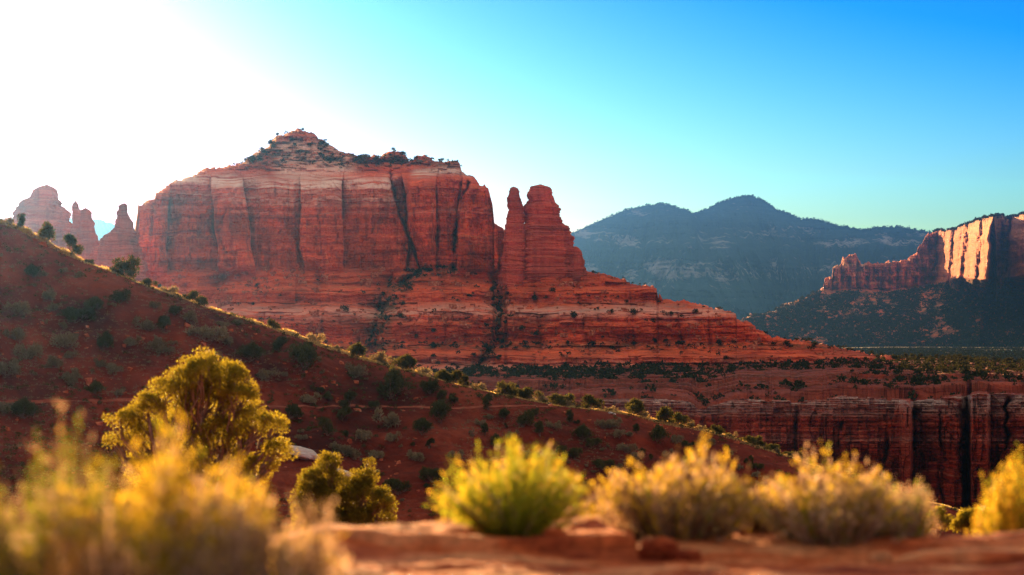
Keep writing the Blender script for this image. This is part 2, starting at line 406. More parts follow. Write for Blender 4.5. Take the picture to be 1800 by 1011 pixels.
# --- the main butte, about two kilometres away
B_OUT = [(140, 610), (180, 560), (205, 520), (222, 488), (229, 468), (234, 430), (238, 395), (242, 372), (244, 362), (243, 356), (262, 350), (272, 348), (274, 338), (283, 332), (300, 323),
         (316, 316), (322, 311), (350, 306), (362, 299), (378, 296), (396, 295), (404, 289), (420, 286), (437, 279), (450, 268), (462, 262), (472, 256), (478, 246), (488, 240),
         (497, 240), (506, 233), (520, 231), (540, 232), (552, 236), (562, 246), (572, 252), (580, 258), (600, 267), (615, 271), (635, 273), (650, 274), (668, 275), (676, 272), (684, 269), (706, 269), (716, 273), (719, 280),
         (735, 274), (750, 276), (765, 282), (802, 285), (808, 290), (812, 301), (822, 306), (831, 310), (836, 318), (843, 323), (853, 326), (858, 333), (862, 346), (866, 358), (869, 390),
         (880, 398), (886, 402), (892, 470), (930, 474), (1028, 474), (1060, 481), (1100, 493), (1140, 503), (1154, 508), (1159, 518), (1157, 526), (1165, 528), (1200, 530), (1240, 537), (1284, 545), (1293, 551), (1295, 560),
         (1310, 567), (1335, 580), (1346, 587), (1352, 592), (1400, 598), (1460, 609), (1520, 620), (1560, 628), (1620, 640), (1700, 655)]
SETB = [(720, -270), (700, -170), (694, -162), (680, -70), (674, -62), (658, 10), (650, 14), (640, 48), (626, 52), (614, 84), (604, 96), (598, 99), (580, 101), (566, 103), (556, 107), (548, 114), (541, 132), (533, 148), (528, 151), (513, 153), (509, 157), (503, 170), (490, 178), (478, 190), (470, 192), (400, 200), (330, 210), (318, 218), (300, 236), (275, 266), (232, 320)]
SETB = [(a, b) for a, b in SETB]
CL = [[(229, 250), (225, 480)], [(300, 330), (292, 470)], [(372, 330), (386, 480)], [(428, 330), (450, 480)], [(530, 340), (528, 430), (534, 480)], [(603, 300), (602, 400), (606, 480)],
      [(682, 300), (692, 340), (700, 380), (725, 430), (742, 480)], [(704, 300), (716, 380), (716, 480)], [(768, 305), (766, 390), (768, 480)], [(812, 300), (806, 380), (800, 480)], [(878, 330), (878, 480)], [(1100, 300), (1100, 480)]]
def butte_D(px, py, T):
    wy = py + 3.0 * fbm(px * 0.012, octaves=3, seed=11) + 1.2 * noise(px * 0.07, py * 0.02, seed=12)
    d = np.interp(wy, [p[0] for p in SETB][::-1], [p[1] for p in SETB][::-1])
    cl = sstep(300, 335, wy) * (1 - sstep(468, 486, wy))       # the wall
    lo = sstep(470, 490, wy)                                   # the benches
    up = 1 - sstep(285, 315, wy)                               # summit slopes
    bx = [line_x(b, py) + 3 * noise(py * 0.03, seed=40 + i) for i, b in enumerate(CL)]
    d = d + cl * 6.5 * cells(px, bx, 0.26) ** 1.3
    offs = [0, -7, 10, -14, 4, -10, 6, 16, -12, 4, -16, 8, 0]
    xs = np.sum([px >= b for b in bx], 0); d = d + cl * np.array(offs + [0] * 3)[np.clip(xs, 0, 14)]
    # broad lobes of the lower benches
    lb = [line_x(b, py) for b in ([(150, 480), (150, 700)], [(395, 480), (330, 600)], [(700, 470), (660, 520), (640, 600), (600, 680)], [(880, 480), (880, 600), (820, 660)], [(1500, 480), (1560, 700)])]
    d = d + lo * 16 * cells(px, lb, 0.25)
    lb2 = [line_x([(x, 480), (x + k, 640)], py) for x, k in ((395, -20), (470, -12), (560, 10), (690, -40), (780, 5), (880, -10), (935, 20), (1010, 30), (1105, 12), (1180, 25), (1240, 10), (1310, 30))]
    d = d + lo * 7 * cells(px, lb2, 0.22)
    # recessed panel behind the middle of the wall
    le = line_x([(683, 300), (690, 340), (700, 380), (722, 430), (741, 480)], py) + 1.5 * noise(py * 0.15, seed=441); ri = line_x([(716, 300), (717, 380), (742, 430), (758, 480)], py) + 1.5 * noise(py * 0.12, seed=442)
    d = d + (cl * 20 + up * 6) * sstep(-1.5, 1.5, px - le) * (1 - sstep(-3, 8, px - ri)) + lo * 7 * fbm(px * 0.018, py * 0.03, octaves=3, seed=443)
    # clefts
    for pts, w, dd in (([(686, 300), (695, 340), (704, 380), (727, 430), (745, 478)], 3.5, 13), ([(828, 312), (812, 345), (803, 400), (797, 478)], 4.5, 26),
                       ([(770, 312), (766, 380), (768, 440)], 3, 9), ([(768, 400), (765, 430)], 6, 14), ([(878, 398), (880, 500)], 6, 34), ([(603, 312), (601, 390), (590, 440)], 2.5, 7),
                       ([(378, 345), (384, 390), (400, 470)], 12, 14), ([(365, 350), (380, 400)], 3, 7), ([(402, 345), (392, 400)], 3, 7), ([(530, 340), (527, 440)], 3, 5), ([(440, 420), (452, 480)], 14, 7),
                       ([(716, 320), (714, 480)], 3, 8), ([(655, 330), (657, 470)], 2.0, 4), ([(560, 350), (566, 470)], 2, 3), ([(480, 360), (470, 470)], 2, 3), ([(845, 380), (848, 440)], 3, 6), ([(330, 360), (338, 470)], 2.5, 4),
                       ([(745, 470), (700, 500), (668, 540), (655, 600), (620, 660)], 15, 22), ([(880, 480), (876, 560), (872, 600), (840, 640), (800, 690)], 11, 24), ([(670, 520), (652, 600)], 4, 10),
                       ([(1010, 560), (1012, 600)], 2, 4), ([(1105, 545), (1104, 600)], 2, 6), ([(1190, 560), (1186, 602)], 2, 5), ([(960, 520), (925, 560), (905, 600)], 4, 5), ([(1062, 540), (1066, 565)], 2, 3),
                       ([(330, 500), (300, 600)], 10, 12), ([(1230, 560), (1245, 590)], 2, 4), ([(740, 545), (722, 600)], 2.5, 4)):
        d = d + cleft(px, py, pts, w * (0.7 if w < 10 else 0.9), dd * (1.0 if dd > 12 else 0.7))
    # joints and flakes of the wall, beds everywhere
    j = fbm(px * 0.075, py * 0.010, octaves=4, seed=21, ridged=True)
    d = d + cl * (8.0 * np.clip(-j - 0.1, 0, 1) + 1.6 * fbm(px * 0.16, py * 0.04, octaves=4, seed=22) + 1.8 * np.round(2 * noise(px * 0.045, py * 0.02, seed=23)))
    wb = py + 2.5 * noise(px * 0.02, seed=31) + 0.8 * noise(px * 0.1, seed=32)
    d = d + (1.1 * cl + 2.2 * up) * stairs(wb, 51, 1.0, 0.11) + 3.0 * lo * (0.7 + 0.6 * fbm(px * 0.01, py * 0.01, octaves=2, seed=29)) * np.tanh(2.2 * stairs(wb, 51, 1.0, 0.055)) + (0.25 * cl + 0.45 * lo + 0.5 * up) * stairs(wb, 57, 1.0, 0.37)
    d = d + cl * (2.2 * blocks(px, wb, 24, 30, 301) + 1.3 * blocks(px, wb, 11, 9, 305) + 0.6 * blocks(px, wb, 5, 4, 309))
    d = d + lo * (3.5 * blocks(px, wb, 60, 19, 311) + 1.3 * blocks(px, wb, 30, 7, 315) + 0.6 * blocks(px, wb, 14, 3, 319))
    d = d + up * (5.0 * blocks(px, wb, 26, 6, 321) + 2.5 * blocks(px, wb, 9, 3, 325))
    jl = fbm(px * 0.045, py * 0.012, octaves=3, seed=24, ridged=True); d = d + lo * 6 * np.clip(-jl - 0.15, 0, 1) + cl * 7 * fbm(px * 0.016, py * 0.007, octaves=3, seed=25)
    d = d + lo * 1.6 * fbm(px * 0.05, py * 0.09, octaves=5, seed=61) + up * (5 * fbm(px * 0.04, py * 0.05, octaves=5, seed=62) + 2.5 * np.round(2 * noise(px * 0.09, py * 0.11, seed=63))) + 0.5 * fbm(px * 0.35, py * 0.35, octaves=2, seed=64)
    d = d + up * 16 * sstep(590, 660, px) * (1 - sstep(720, 780, px)) * sstep(268, 290, py)
    return d
def b_pale(px, py, T):
    w = py - (6 * noise(px * 0.01, seed=3)) + 4 * fbm(px * 0.05, octaves=3, seed=4)
    a = (np.exp(-((w - 322) / 12) ** 2) * 1.0 + 0.5 * np.exp(-((w - 352) / 7) ** 2)) * (1 - sstep(690, 720, px)) * sstep(260, 330, px) + 0.8 * np.exp(-((w - 303) / 7) ** 2) * sstep(715, 735, px)
    a = a + 0.35 * np.exp(-((w - 345) / 5) ** 2) * (1 - sstep(690, 720, px)) + 0.65 * (1 - sstep(300, 316, w)) * sstep(236, 252, w) * sstep(470, 500, px) * (1 - sstep(600, 640, px))
    a = a + 0.4 * np.exp(-((w - 548) / 12) ** 2) + 0.18 * np.exp(-((w - 372) / 4) ** 2) + 0.25 * np.exp(-((w - 648) / 14) ** 2) 
    return a
def b_veg(px, py, T):
    v = 0.7 * (1 - sstep(282, 302, py)) * (1 - 0.5 * np.exp(-((px - 530) / 50) ** 2))
    g1 = np.exp(-((px - line_x([(745, 470), (700, 500), (655, 600), (600, 680)], py)) / 22) ** 2) * sstep(455, 490, py)
    g2 = np.exp(-((px - line_x([(880, 490), (874, 600), (800, 690)], py)) / 16) ** 2) * sstep(485, 500, py)
    return v * 1.3 + 0.8 * g1 + 0.8 * g2 + 0.7 * sstep(636, 668, py) + 0.5 * sstep(598, 606, py) * (1 - sstep(610, 620, py)) + 0.16 * sstep(488, 500, py) + 0.9 * np.exp(-((px - 800) / 80) ** 2 - ((py - 478) / 12) ** 2)
butte = Relief('butte', B_OUT, 1790.0, 722, butte_D, M['butte'], 130, 1720, 1.0, 520, 160, 2.2, 0.16, 7, 26, 22,
               {'pale': b_pale, 'veg': b_veg, 'cliff': lambda px, py, T: sstep(325, 345, py) * (1 - sstep(465, 480, py)) + 0.4 * sstep(500, 520, py) * (1 - sstep(610, 630, py))})
structure(butte.ob, 'long red sandstone butte with layered benches and a pale rounded summit')

# --- free-standing spires: closed columns of rock, each with its own cross section
def spire(name, left, right, base, dist, label, seed, mat, parent=None, depthk=0.8, n_ang=220, n_z=260):
    top = max(min(p[1] for p in left), min(p[1] for p in right))
    py = np.linspace(base, top, n_z)
    L = line_x(left, py); R = line_x(right, py)
    L = L + 1.6 * noise(py * 0.12, seed=seed + 30) + 1.0 * _h(np.floor(py / 7), py * 0, py * 0, seed); R = R + 1.6 * noise(py * 0.12, seed=seed + 31) + 1.2 * _h(np.floor(py / 8), py * 0 + 3, py * 0, seed)
    cx = (L + R) / 2; hw = np.maximum((R - L) / 2, 0.4)
    cap = np.clip((py - top) / 3.0, 0, 1) ** 0.5; hw = np.maximum(hw * (0.35 + 0.65 * cap), 0.3)
    a = np.linspace(0, 2 * np.pi, n_ang, endpoint=False)[None, :]
    ca, sa = np.cos(a), np.sin(a); e = 0.62
    ex = np.sign(ca) * np.abs(ca) ** e; ey = np.sign(sa) * np.abs(sa) ** e
    hwm = (hw * dist / F)[:, None]; PYc = py[:, None]
    bed = 1 + 0.045 * stairs(PYc + 1.5 * noise(a * 2, seed=seed), seed, 1.0, 0.16) + 0.02 * stairs(PYc, seed + 4, 1.0, 0.5)
    fl = 1 - 0.16 * np.clip(fbm(ca * 2.4 + 5, sa * 2.4, PYc * 0.012, octaves=4, seed=seed + 7, ridged=True), 0, 1) * 0.8 + 0.05 * fbm(ca * 6, sa * 6, PYc * 0.05, octaves=4, seed=seed + 8)
    rad = bed * fl * 1.05 * (1 + 0.055 * blocks(a * 9 + 0 * PYc, PYc + 0 * a, 7, 14, seed + 40) + 0.035 * blocks(a * 9 + 0 * PYc, PYc + 0 * a, 3, 5, seed + 44))
    X = (cx[:, None] - 900) / F * dist + hwm * ex * rad
    Y = dist + np.maximum(hwm * depthk, 2.0) * ey * rad + 0 * X
    Z = HC + (HY - PYc) / F * dist + 0.0 * X + 0.3 * fbm(ca * 4, sa * 4, PYc * 0.2, octaves=2, seed=seed + 9)
    P = np.stack([X, Y, Z], -1)
    tip = P[-1].mean(0); P = np.concatenate([P, np.broadcast_to(tip, (1, n_ang, 3)) + np.array([0, 0, 0.5])], 0)
    org = np.array([(cx[0] - 900) / F * dist, dist, HC + (HY - base) / F * dist])
    n = P.shape[0]
    z0 = np.zeros(P.shape[:2])
    at = {'pale': z0 + 0.12, 'veg': z0, 'cliff': z0 + 0.8}
    me = grid_mesh(name, P - org, mat, attrs=at, wrap=True)
    o = mesh_obj(name, me, loc=org)
    tag(o, label, 'rock spire', 'rock spires on the skyline')
    return o
spire('rock_spire', [(870, 520), (878, 478), (883, 440), (888, 400), (894, 372), (892, 350), (894, 340), (895, 329)], [(925, 520), (923, 440), (921, 372), (919, 356), (914, 347), (913, 336), (910, 329)], 520, 1984,
      'slim red sandstone spire with a knobby head, left of the twin spires beside the butte', 101, M['spire'], depthk=1.0)
spire('rock_spire', [(905, 520), (916, 478), (919, 420), (920, 362), (926, 352), (930, 334), (932, 328), (941, 325)], [(1016, 520), (1011, 478), (1008, 432), (1001, 404), (990, 392), (985, 380), (978, 360), (972, 348), (970, 338), (966, 330), (958, 325)], 520, 1990,
      'broad red sandstone spire with a flat dark cap, right of the twin spires', 131, M['spire'], depthk=0.7)
spire('rock_spire', [(985, 520), (998, 470), (1004, 440), (1008, 434), (1012, 432)], [(1035, 520), (1029, 474), (1026, 456), (1021, 442), (1016, 434)], 520, 1984,
      'short rounded red rock knob leaning on the right foot of the broad spire', 151, M['spire'], depthk=0.9)
spire('rock_spire', [(835, 500), (848, 400), (862, 396), (866, 393)], [(905, 500), (888, 440), (884, 402), (872, 394)], 500, 1996,
      'low red rock fin filling the notch between the butte and the slim spire', 161, M['spire'], depthk=0.6)
spire('rock_spire', [(150, 560), (172, 450), (176, 424), (190, 412), (203, 399), (206, 375), (208, 363), (214, 358)], [(275, 560), (250, 450), (236, 404), (232, 392), (226, 375), (222, 358), (218, 357)], 560, 1930,
      'hazy red pinnacle standing alone just left of the main butte', 171, M['spire'], depthk=0.7)
spire('rock_spire', [(88, 580), (118, 450), (128, 385), (127, 362), (130, 353)], [(190, 580), (160, 450), (146, 400), (142, 372), (137, 362), (133, 353)], 580, 2020,
      'thin glowing rock needle touching the right side of the left dome', 181, M['spire'], depthk=0.8)
spire('rock_spire', [(100, 580), (132, 450), (141, 385), (143, 370), (150, 366)], [(215, 580), (180, 450), (172, 428), (166, 405), (162, 385), (158, 372), (153, 366)], 580, 2005,
      'blunt glowing rock finger right of the thin needle', 191, M['spire'], depthk=0.8)
spire('rock_dome', [(-120, 600), (-30, 500), (-5, 440), (16, 400), (25, 380), (28, 366), (42, 351), (55, 346), (58, 335), (72, 327), (80, 325)], [(205, 600), (160, 500), (140, 440), (126, 392), (118, 372), (108, 360), (103, 345), (97, 334), (86, 325)], 600, 2060,
      'massive glowing rock dome at the far left of the skyline', 201, M['spire'], depthk=0.6)['category'] = 'rock dome'

# --- mesa on the right with sunlit cliffs, five kilometres away
R_OUT = [(1180, 640), (1250, 590), (1310, 560), (1360, 545), (1400, 530), (1447, 506), (1450, 490), (1462, 488), (1464, 474), (1478, 466), (1481, 454), (1494, 448), (1503, 445), (1508, 452), (1513, 460), (1520, 463), (1526, 461), (1542, 460), (1545, 463),
         (1556, 462), (1562, 457), (1570, 461), (1590, 458), (1598, 452), (1611, 442), (1613, 436), (1622, 424), (1632, 412), (1645, 407), (1672, 404), (1690, 395), (1712, 388), (1735, 380), (1760, 378), (1800, 377), (1840, 372), (1900, 360), (2000, 352), (2100, 345)]
def mesa_foot(px):
    return poly([(1100, 512), (1448, 509), (1500, 508), (1560, 512), (1600, 505), (1645, 497), (1690, 487), (1740, 490), (1780, 486), (1850, 484), (2100, 470)], px)
def mesa_D(px, py, T):
    ft = mesa_foot(px) + 3 * fbm(px * 0.03, octaves=3, seed=5)
    below = np.clip(py - ft, 0, 200); above = np.clip(ft - py, 0, 200)
    d = 420 - below * 4.6 + above * 0.35
    cl = sstep(-3, 3, ft - py)
    # big angled buttresses facing the low sun
    saw = np.interp(px + 0.12 * (py - 430) + 5 * fbm(py * 0.05, px * 0.02, octaves=3, seed=88), *zip(*[(1440, 0), (1450, 0), (1560, 30), (1608, 30), (1640, 60), (1648, 60), (1656, 40), (1670, -40), (1676, -44), (1692, -140), (1699, -142), (1718, -260), (1725, -265), (1738, -340), (1744, -60), (1762, -25), (1774, -30), (1782, -120), (1794, -185), (1812, -240), (1860, -250), (1900, -180), (2100, -180)]))
    d = d + 2.9 * saw * (cl + (1 - cl) * (0.10 + 0.90 * np.exp(-below / 12)))
    d = d + cl * (26 * (np.abs(((px + 4 * noise(py * 0.03, seed=81)) * 0.071) % 1 - 0.75)) - 9 + 34 * fbm(px * 0.06, py * 0.03, octaves=5, seed=82, ridged=True, gain=0.6) + 6 * stairs(py + 2 * noise(px * 0.05, seed=1), 83, 1, 0.13) + 9 * blocks(px, py, 13, 22, 331) + 5 * blocks(px, py, 5, 8, 335))
    d = d + (1 - cl) * (22 * fbm(px * 0.022, py * 0.02, octaves=5, seed=84, ridged=True) * sstep(0, 30, below) + 7 * stairs(py + 5 * fbm(px * 0.02, octaves=3, seed=85), 86, 1, 0.06)) + 3 * fbm(px * 0.3, py * 0.3, octaves=3, seed=87)
    led = np.exp(-((py - (540 - 0.03 * (px - 1560))) / 5) ** 2)
    d = d - 14 * led * sstep(1500, 1550, px)
    return d
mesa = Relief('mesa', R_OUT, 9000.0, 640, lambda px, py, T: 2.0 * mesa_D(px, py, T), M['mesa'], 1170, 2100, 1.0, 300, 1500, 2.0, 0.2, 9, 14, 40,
              {'veg': lambda px, py, T: 0.95 * sstep(-4, 8, py - mesa_foot(px)) + 0.9 * (1 - sstep(3, 10, py - T)) * sstep(1640, 1680, px) + 0.5 * sstep(1738, 1745, px) * (1 - sstep(1770, 1782, px)) * (1 - sstep(440, 480, py)),
               'cliff': lambda px, py, T: 1 - sstep(-4, 4, py - mesa_foot(px)),
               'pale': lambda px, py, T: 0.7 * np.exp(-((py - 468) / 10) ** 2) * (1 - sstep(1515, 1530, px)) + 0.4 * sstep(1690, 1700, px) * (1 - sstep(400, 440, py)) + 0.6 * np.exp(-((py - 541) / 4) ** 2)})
structure(mesa.ob, 'far mesa at the right edge with sunlit orange cliffs over a wooded apron')

# --- high mountain, nine kilometres away
W_OUT = [(700, 470), (800, 440), (900, 425), (1000, 412), (1020, 404), (1050, 390), (1090, 373), (1120, 364), (1145, 360), (1160, 358), (1175, 360), (1200, 367), (1218, 375), (1236, 371), (1258, 359), (1275, 353), (1290, 348), (1305, 344), (1322, 344), (1335, 350),
         (1350, 358), (1366, 368), (1385, 376), (1410, 385), (1430, 384), (1445, 389), (1470, 396), (1510, 403), (1530, 402), (1550, 399), (1580, 398), (1600, 402), (1620, 406), (1645, 409), (1700, 420), (1800, 425), (2100, 430)]
def mount_D(px, py, T):
    ft = 440 + 10 * fbm(px * 0.006, octaves=3, seed=91)
    below = np.clip(py - ft, 0, 300); above = np.clip(ft - py, 0, 200)
    d = 1100 - below * 4.2 + above * 9.0
    q = px + 0.35 * (py - 400) * np.sin(px * 0.013)
    spur = fbm(q * 0.012, py * 0.003, octaves=3, seed=92, ridged=True)
    d = d - 420 * spur * sstep(0, 90, py - T) - 120 * fbm(q * 0.05, py * 0.012, octaves=4, seed=93, ridged=True) * sstep(0, 40, py - T)
    d = d + 14 * stairs(py + 8 * fbm(px * 0.01, octaves=3, seed=94), 95, 1, 0.09) + 12 * fbm(px * 0.15, py * 0.15, octaves=4, seed=96)
    d = d + 500 * sstep(1212, 1228, px - 0.2 * (py - 375)) * (1 - sstep(30, 110, py - T))
    return d
def m_veg(px, py, T):
    c = np.exp(-((py - (418 + 12 * fbm(px * 0.008, octaves=2, seed=97))) / 14) ** 2) * 0.45 + np.exp(-((py - 478) / 22) ** 2) * 0.55
    return np.clip(1.05 - c * (0.6 + 0.8 * fbm(px * 0.03, py * 0.02, octaves=3, seed=98)), 0, 1)
mountain = Relief('mountain', W_OUT, 18000.0, 620, lambda px, py, T: 2.2 * mount_D(px, py, T), M['mountain'], 700, 2100, 1.4, 240, 3000, 1.0, 0.25, 19, 2, 5,
                  {'veg': m_veg, 'cliff': lambda px, py, T: 0.3 + 0 * px, 'pale': lambda px, py, T: 0.75 * np.exp(-((py - 395) / 30) ** 2) + 0.6 * np.exp(-((py - 480) / 25) ** 2)})
structure(mountain.ob, 'blue hazy wooded mountain with two summits on the horizon')
ridge = Relief('mountain', [(-300, 420), (-100, 400), (60, 385), (120, 384), (168, 386), (180, 388), (200, 395), (240, 404), (300, 415), (420, 440)], 14000.0, 600, lambda px, py, T: 600 - np.clip(py - T, 0, 200) * 5 + 40 * fbm(px * 0.03, py * 0.02, octaves=4, seed=3, ridged=True),
               M['mountain'], -300, 420, 2.0, 100, 900, 1.0, 0.25, 29, 2, 5, {'veg': lambda px, py, T: 0.8 + 0 * px})
structure(ridge.ob, 'pale distant ridge glimpsed between the left rock pinnacles')

# --- canyon rim and juniper bench below the butte
def canyon():
    px = np.arange(430, 2020, 1.0)
    rim = poly([(430, 690), (900, 706), (1150, 700), (1210, 706), (1230, 716), (1260, 712), (1290, 700), (1330, 702), (1400, 704), (1480, 698), (1560, 700), (1600, 704), (1660, 700), (1720, 692), (1800, 694), (2020, 700)], px) + 3.0 * fbm(px * 0.05, octaves=5, seed=2, gain=0.65) + 3.0 * (_h(np.floor(px / 37 + noise(px * 0.03)), px * 0, px * 0, 5) > 0.45)
    face = poly([(430, 1120), (1200, 1110), (1260, 1118), (1300, 1105), (1400, 1095), (1500, 1080), (1580, 1075), (1600, 1052), (1606, 1085), (1640, 1070), (1690, 1058), (1700, 1100), (1708, 1050), (1735, 1046), (1742, 1075), (1800, 1060), (1900, 1040), (2020, 1030)], px)
    nlow = 330; t = np.linspace(0, 1, nlow)[:, None]
    base = 940.0
    PY = base + (rim[None] - base) * t; PX = np.broadcast_to(px, PY.shape)
    d = face[None] + 6 * np.clip((760 - PY) / 60, 0, 1) ** 1.5
    d = d + 5.0 * np.clip(-fbm(PX * 0.045, PY * 0.005, octaves=4, seed=71, ridged=True), 0, 1) * 2 + 2.0 * np.round(2.0 * noise(PX * 0.03, PY * 0.012, seed=72)) + 0.6 * fbm(PX * 0.12, PY * 0.03, octaves=4, seed=73)
    for pts, w, dd in (([(1693, 700), (1690, 800), (1700, 900)], 4, 26), ([(1606, 720), (1604, 860)], 3, 15), ([(1770, 700), (1768, 880)], 3, 14), ([(1560, 760), (1548, 880)], 3, 8), ([(1400, 720), (1398, 860)], 3, 6), ([(1480, 740), (1470, 860)], 3, 8), ([(1652, 720), (1656, 880)], 2, 8), ([(1735, 720), (1738, 860)], 2.5, 9)):
        d = d + cleft(PX, PY, pts, w, dd)
    d = d + 2.2 * blocks(PX, PY, 30, 34, 341) + 1.0 * blocks(PX, PY, 13, 12, 345) + 0.5 * blocks(PX, PY, 8, 4, 349)
    d = d + 1.6 * stairs(PY + 2 * noise(PX * 0.02, seed=3), 75, 1, 0.09) + 0.5 * stairs(PY, 77, 1, 0.4) - 5 * sstep(790, 900, PY) * fbm(PX * 0.02, octaves=3, seed=78)
    low = unproject(PX, PY, d)
    ntop = 260; v = np.linspace(0, 1, ntop + 1)[1:, None]
    top0 = low[-1]
    dep = top0[None, :, 1] + (2080 - top0[None, :, 1]) * v ** 1.15
    sx = (px[None] - 900) / F
    zfar = HC - (poly([(430, 655), (1500, 632), (1560, 632), (1640, 634), (1700, 636), (1800, 642), (2020, 652)], px)[None] - HY) / F * 2080
    z = top0[None, :, 2] * (1 - v) + zfar * v
    led = 5.0 * np.tanh(2.5 * stairs(dep * 0.35 + 12 * fbm(sx * 30, dep * 0.01, octaves=3, seed=4), 79, 1, 0.12))
    z = z + (led + 1.2 * fbm(sx * dep * 0.03, dep * 0.03, octaves=5, seed=80)) * np.minimum(v * 12, 1) * (1 - 0.5 * v)
    top = np.stack([sx * dep, dep, z], -1)
    back = top[-1:].copy(); back[..., 1] += 25; back[..., 2] -= 6
    back2 = back.copy(); back2[..., 1] += 200; back2[..., 2] -= 60
    A = np.concatenate([low, top, back, back2], 0)
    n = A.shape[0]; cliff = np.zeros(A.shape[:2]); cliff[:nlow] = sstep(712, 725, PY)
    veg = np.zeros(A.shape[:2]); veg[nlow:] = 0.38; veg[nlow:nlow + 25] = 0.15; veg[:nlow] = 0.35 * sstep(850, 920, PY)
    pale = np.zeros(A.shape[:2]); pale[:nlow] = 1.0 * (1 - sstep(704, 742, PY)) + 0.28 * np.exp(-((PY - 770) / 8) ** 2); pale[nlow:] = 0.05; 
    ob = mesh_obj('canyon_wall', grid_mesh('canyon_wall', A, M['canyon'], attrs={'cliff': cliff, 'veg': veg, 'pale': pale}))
    structure(ob, 'dark red canyon wall with a pale rim below the butte')
    return top, px
bench_top, bench_px = canyon()
def bench_at(px, dep):
    j = int(np.clip(round(px - bench_px[0]), 0, len(bench_px) - 1)); col = bench_top[:, j]
    i = int(np.argmin(np.abs(col[:, 1] - dep))); return col[i]

# --- the shaded hill of the middle distance: a height field with a sharp crest
CREST = [(-900, 180), (-400, 285), (-200, 330), (-60, 367), (0, 386), (40, 402), (80, 422), (105, 437), (150, 462), (205, 484), (250, 502), (300, 520), (360, 541), (430, 562), (500, 585), (560, 605), (610, 620), (679, 643), (766, 667), (873, 694), (976, 712), (1110, 729), (1197, 747), (1300, 774), (1420, 815), (1500, 845), (1600, 872), (1700, 903), (1850, 940), (2100, 990)]
HYC = 450.0
def hill_h(x, y):
    cy = HYC + 5 * noise(x * 0.02, seed=5) + 2 * noise(x * 0.07, seed=6)
    pxl = x / cy * F + 900
    cz = HC + (HY - poly(CREST, pxl)) / F * cy
    s = cy - y
    f = 0.42 * (np.sqrt(s * s + 16) - 4) * (s > 0) + 0.30 * (np.sqrt(s * s + 25) - 5) * (s <= 0)
    z = cz - f
    w = np.clip(np.abs(s) / 12, 0.12, 1)
    gl = fbm(x * 0.045 + 0.02 * y, y * 0.006, octaves=3, seed=17, ridged=True); z = z - 1.6 * np.clip(gl, 0, 1) * np.clip(s / 25, 0, 1)
    z = z + 0.5 * w * np.tanh(2 * stairs(z * 1.0 + 1.5 * noise(x * 0.05, y * 0.05, seed=19), 20, 1, 0.35))
    z = z + w * (2.2 * fbm(x * 0.03, y * 0.03, octaves=5, seed=7, gain=0.6) + 1.0 * fbm(x * 0.05 + y * 0.01, y * 0.012, octaves=3, seed=8, ridged=True)) + 0.16 * fbm(x * 0.5, y * 0.5, octaves=4, seed=9, gain=0.65)
    z = z + 0.45 * np.clip(fbm(x * 0.35, y * 0.35, octaves=3, seed=10), 0.25, 1) * np.clip(fbm(x * 0.03, y * 0.04, octaves=2, seed=13) + 0.2, 0, 1) * w
    return z
HX = np.arange(-215, 130, 0.33); HYS = np.concatenate([np.arange(300, 455, 0.33), np.arange(455, 480, 0.6), np.arange(480, 640, 4.0)])
hz = hill_h(HX[None, :], HYS[:, None]); floor_z = -66 - 0 * HX
hz = np.maximum(hz, floor_z[None, :] - 60)
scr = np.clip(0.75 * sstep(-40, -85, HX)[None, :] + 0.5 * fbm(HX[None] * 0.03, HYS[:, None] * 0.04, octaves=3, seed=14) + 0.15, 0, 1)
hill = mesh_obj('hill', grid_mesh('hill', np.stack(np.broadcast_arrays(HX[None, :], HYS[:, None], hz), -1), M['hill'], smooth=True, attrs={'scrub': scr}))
structure(hill, 'shaded red hillside dotted with dark shrubs, its crest rimmed by sunlight')

def hill_hit(px, py):
    d = np.arange(302, 470, 0.25); x = (px - 900) / F * d; z = HC + (HY - py) / F * d
    h = hill_h(x, d); k = np.nonzero(h >= z)[0]
    if len(k) == 0: return None
    return np.array([x[k[0]], d[k[0]], h[k[0]]])

# trail along the hill
tp = []
for q in np.arange(-40, 1010, 6.0):
    p = hill_hit(q, poly([(-40, 708), (120, 706), (250, 704), (380, 712), (520, 716), (640, 715), (800, 718), (900, 714), (1010, 716)], q))
    if p is not None: tp.append(p)
tp = np.array(tp)
k = np.ones(9) / 9
tp = np.stack([np.convolve(np.pad(tp[:, i], 4, 'edge'), k, 'valid') for i in range(3)], -1)
rows = []
for off in (-0.3, 0.0, 0.3):
    q = tp.copy(); q[:, 1] += off; q[:, 2] = hill_h(q[:, 0], q[:, 1]) + 0.05; rows.append(q)
N_ = NT('trail_dust'); M['trail'] = N_.out(N_.ramp(N_.noise(N_.pos(), (0.8, 0.8, 0.8), 4), [(0.3, (0.18, 0.035, 0.016)), (0.7, (0.26, 0.075, 0.04))]), 0.95)
structure(mesh_obj('path', grid_mesh('path', np.array(rows), M['trail'], smooth=True)), 'thin pale footpath crossing the shaded hillside')

